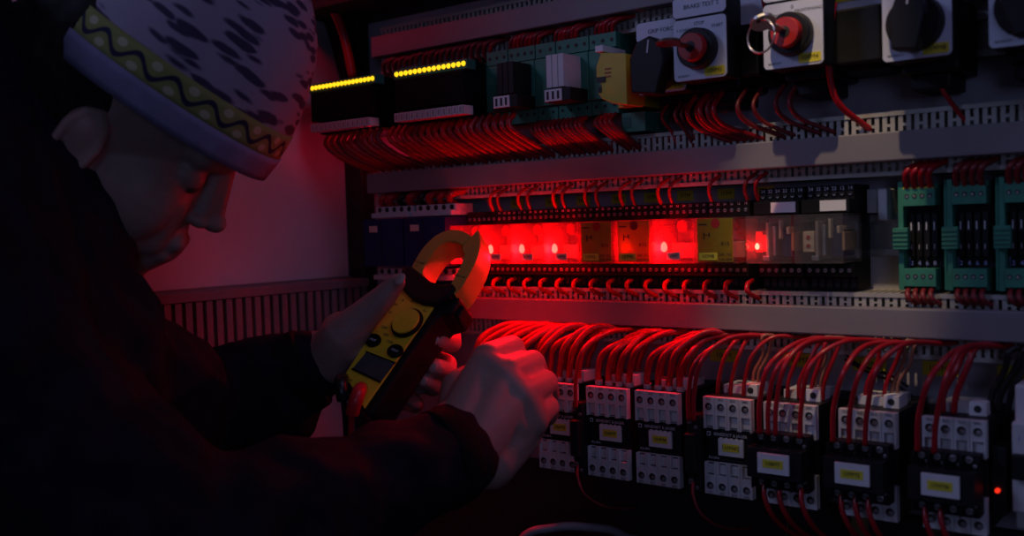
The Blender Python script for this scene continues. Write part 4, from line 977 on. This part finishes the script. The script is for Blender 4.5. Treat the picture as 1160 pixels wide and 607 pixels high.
# trigger
b = MB(); poly(b, [(508, 350), (518, 338), (524, 342), (516, 356)], -.026, -.006, 'meter_black'); b.build('trigger', meter, bevel=.002)
dc = L2(462.5, 367.5)
b = MB(); b.cyl(MM @ Vector((*dc, .001)), MM @ Vector((*dc, .0040)), .0158, 'meter_black', seg=40); b.cyl(MM @ Vector((*dc, .004)), MM @ Vector((*dc, .0065)), .0135, 'meter_yellow', seg=40)
b.build('selector_dial', meter, bevel=.0006)
b = MB(); poly(b, [(416, 400), (448, 412.5), (432.6, 433), (401, 418)], .0012, .0018, 'lcd'); poly(b, [(415, 398.5), (450, 412), (448, 412.5), (416, 400)], .0012, .0024, 'meter_black'); poly(b, [(401, 418), (432.6, 433), (431.5, 435), (399, 419.5)], .0012, .0024, 'meter_black')
b.build('display', meter)
for (cx_, cy_), nm in (((424, 387), 'button'), ((449, 399), 'button')):
    c_ = L2(cx_, cy_); b = MB(); b.prism([(c_[0] + .0088 * math.cos(a), c_[1] + .0068 * math.sin(a)) for a in [2 * PI * i / 28 for i in range(28)]], .001, .0032, 'meter_black', MM); b.build(nm, meter, bevel=.0006)
RM = MM.to_3x3().to_4x4()
def mtext(s, size, px, py, h, m='ink'): text(s, size, MM @ Vector((*L2(px, py), h)), meter, m, rot=RM)
mtext('MAX', .0036, 424, 387, .0033, 'ink_white'); mtext('HOLD', .0030, 449, 399, .0033, 'ink_white')
for s, px, py in (('OFF', 436, 372), ('V~', 443, 355), ('V=', 449, 346), ('A', 457, 341), ('A~', 482, 353), ('600', 438, 380), ('1000', 442, 388)): mtext(s, .0042, px, py, .0013)
mtext('COM', .0034, 396, 431, .0013); mtext('VΩ', .0036, 415, 440, .0013, 'switch_red'); mtext('CAT III', .0036, 470, 343, .0013)
mtext('+', .0045, 474, 304, .0041); mtext('CAT II 600V', .0032, 476, 300, .0041); mtext('MAX 40', .0034, 523, 316, .0041)
def lead(px_plug, cable, m, label, r):
    t_ = thing('test_lead', Q(*px_plug[0]), label, 'test lead', 'test leads of the meter')
    pts = [Q(*p) for p in px_plug]
    MB().tube(smooth_path(pts, 5), r, m, 16, radii=None).build('plug', t_, fix=False, smooth=True)
    MB().tube(smooth_path([Q(*p) for p in cable], 8), .0026, m, 12).build('cable', t_, fix=False)
mat('lead_red', (.62, .02, .03), .35); mat('lead_black', (.012, .012, .013), .35)
lead([(409, 440, .866), (407, 443, .852), (404, 451, .847), (401, 460, .847), (399, 469, .849)], [(399, 468, .849), (397.5, 485, .853), (397, 505, .86), (396, 530, .875), (394, 580, .88), (398, 680, .87)], 'lead_red', 'red test lead plugged into the foot of the meter', .0062)
lead([(388, 429, .868), (386, 432, .856), (387, 442, .852), (389, 453, .853)], [(389, 452, .853), (391, 470, .857), (392, 490, .862), (392, 510, .87), (388, 560, .885), (388, 680, .875)], 'lead_black', 'black test lead plugged into the foot of the meter, left of the red', .0058)
# loose grey cable at the bottom edge
mat('grey_cable', (.22, .22, .24), .6)
tag(MB().tube(smooth_path([Q(*p) for p in ((500, 900, 1.02), (560, 680, .98), (590, 612, .95), (625, 598, .95), (665, 597, .95), (705, 606, .96), (745, 650, .99), (790, 900, 1.04))], 8), .0042, 'grey_cable', 12).build('loose_cable', origin=Q(615, 592, .90), fix=False), 'pale grey cable looping up at the bottom edge under the gripping hand', 'cable')
# ------------------------------------------------------------------ light
def area(name, loc, target, size, energy, col, spread=None):
    L = bpy.data.lights.new(name, 'AREA'); L.size = size; L.energy = energy; L.color = col
    if spread: L.spread = spread
    o = bpy.data.objects.new(name, L); C.objects.link(o); o.location = loc
    o.rotation_euler = (Vector(target) - Vector(loc)).to_track_quat('-Z', 'Y').to_euler(); return o
def spot(name, loc, target, angle, energy, col, size=.02, blend=.5):
    L = bpy.data.lights.new(name, 'SPOT'); L.spot_size = math.radians(angle); L.energy = energy; L.color = col; L.shadow_soft_size = size; L.spot_blend = blend
    o = bpy.data.objects.new(name, L); C.objects.link(o); o.location = loc
    o.rotation_euler = (Vector(target) - Vector(loc)).to_track_quat('-Z', 'Y').to_euler(); return o
area('room_light', (-1.45, -1.65, 2.3), (-.40, 0, 1.25), .40, 4.8, (.44, .52, 1.))
area('side_wall_fill', (.30, -.38, 2.10), (-.80, -.15, 1.25), .4, .95, (.52, .46, 1.))  # added purple fill that brightens the left side wall
area('low_panel_fill', (.50, -1.5, 1.42), (-.40, 0, 1.25), .3, .95, (.42, .50, 1.))  # added weak low fill for the plate under the ducts and the contactors
spot('work_lamp', (-.235, -.46, 2.02), (-.300, -.05, 1.26), 15.5, 13.5, (1., .72, .45), .008, .7)
for nm, loc, e in (('red_wall_fill', (-.80, -.16, 1.60), .16), ('red_corner_fill', (-.835, -.045, 1.392), .03)):  # unseen red fills added to redden the side wall and left corner
    L = bpy.data.lights.new(nm, 'POINT'); L.color = (1, .01, .05); L.energy = e; L.shadow_soft_size = .01
    o = bpy.data.objects.new(nm, L); C.objects.link(o); o.location = loc
w = bpy.data.worlds.new('world'); bpy.context.scene.world = w; w.use_nodes = True
w.node_tree.nodes['Background'].inputs[0].default_value = (.5, .5, .9, 1); w.node_tree.nodes['Background'].inputs[1].default_value = .028
vs = bpy.context.scene.view_settings
vs.view_transform = 'Standard'; vs.look = 'None'; vs.exposure = 0; vs.gamma = 1; vs.use_curve_mapping = False
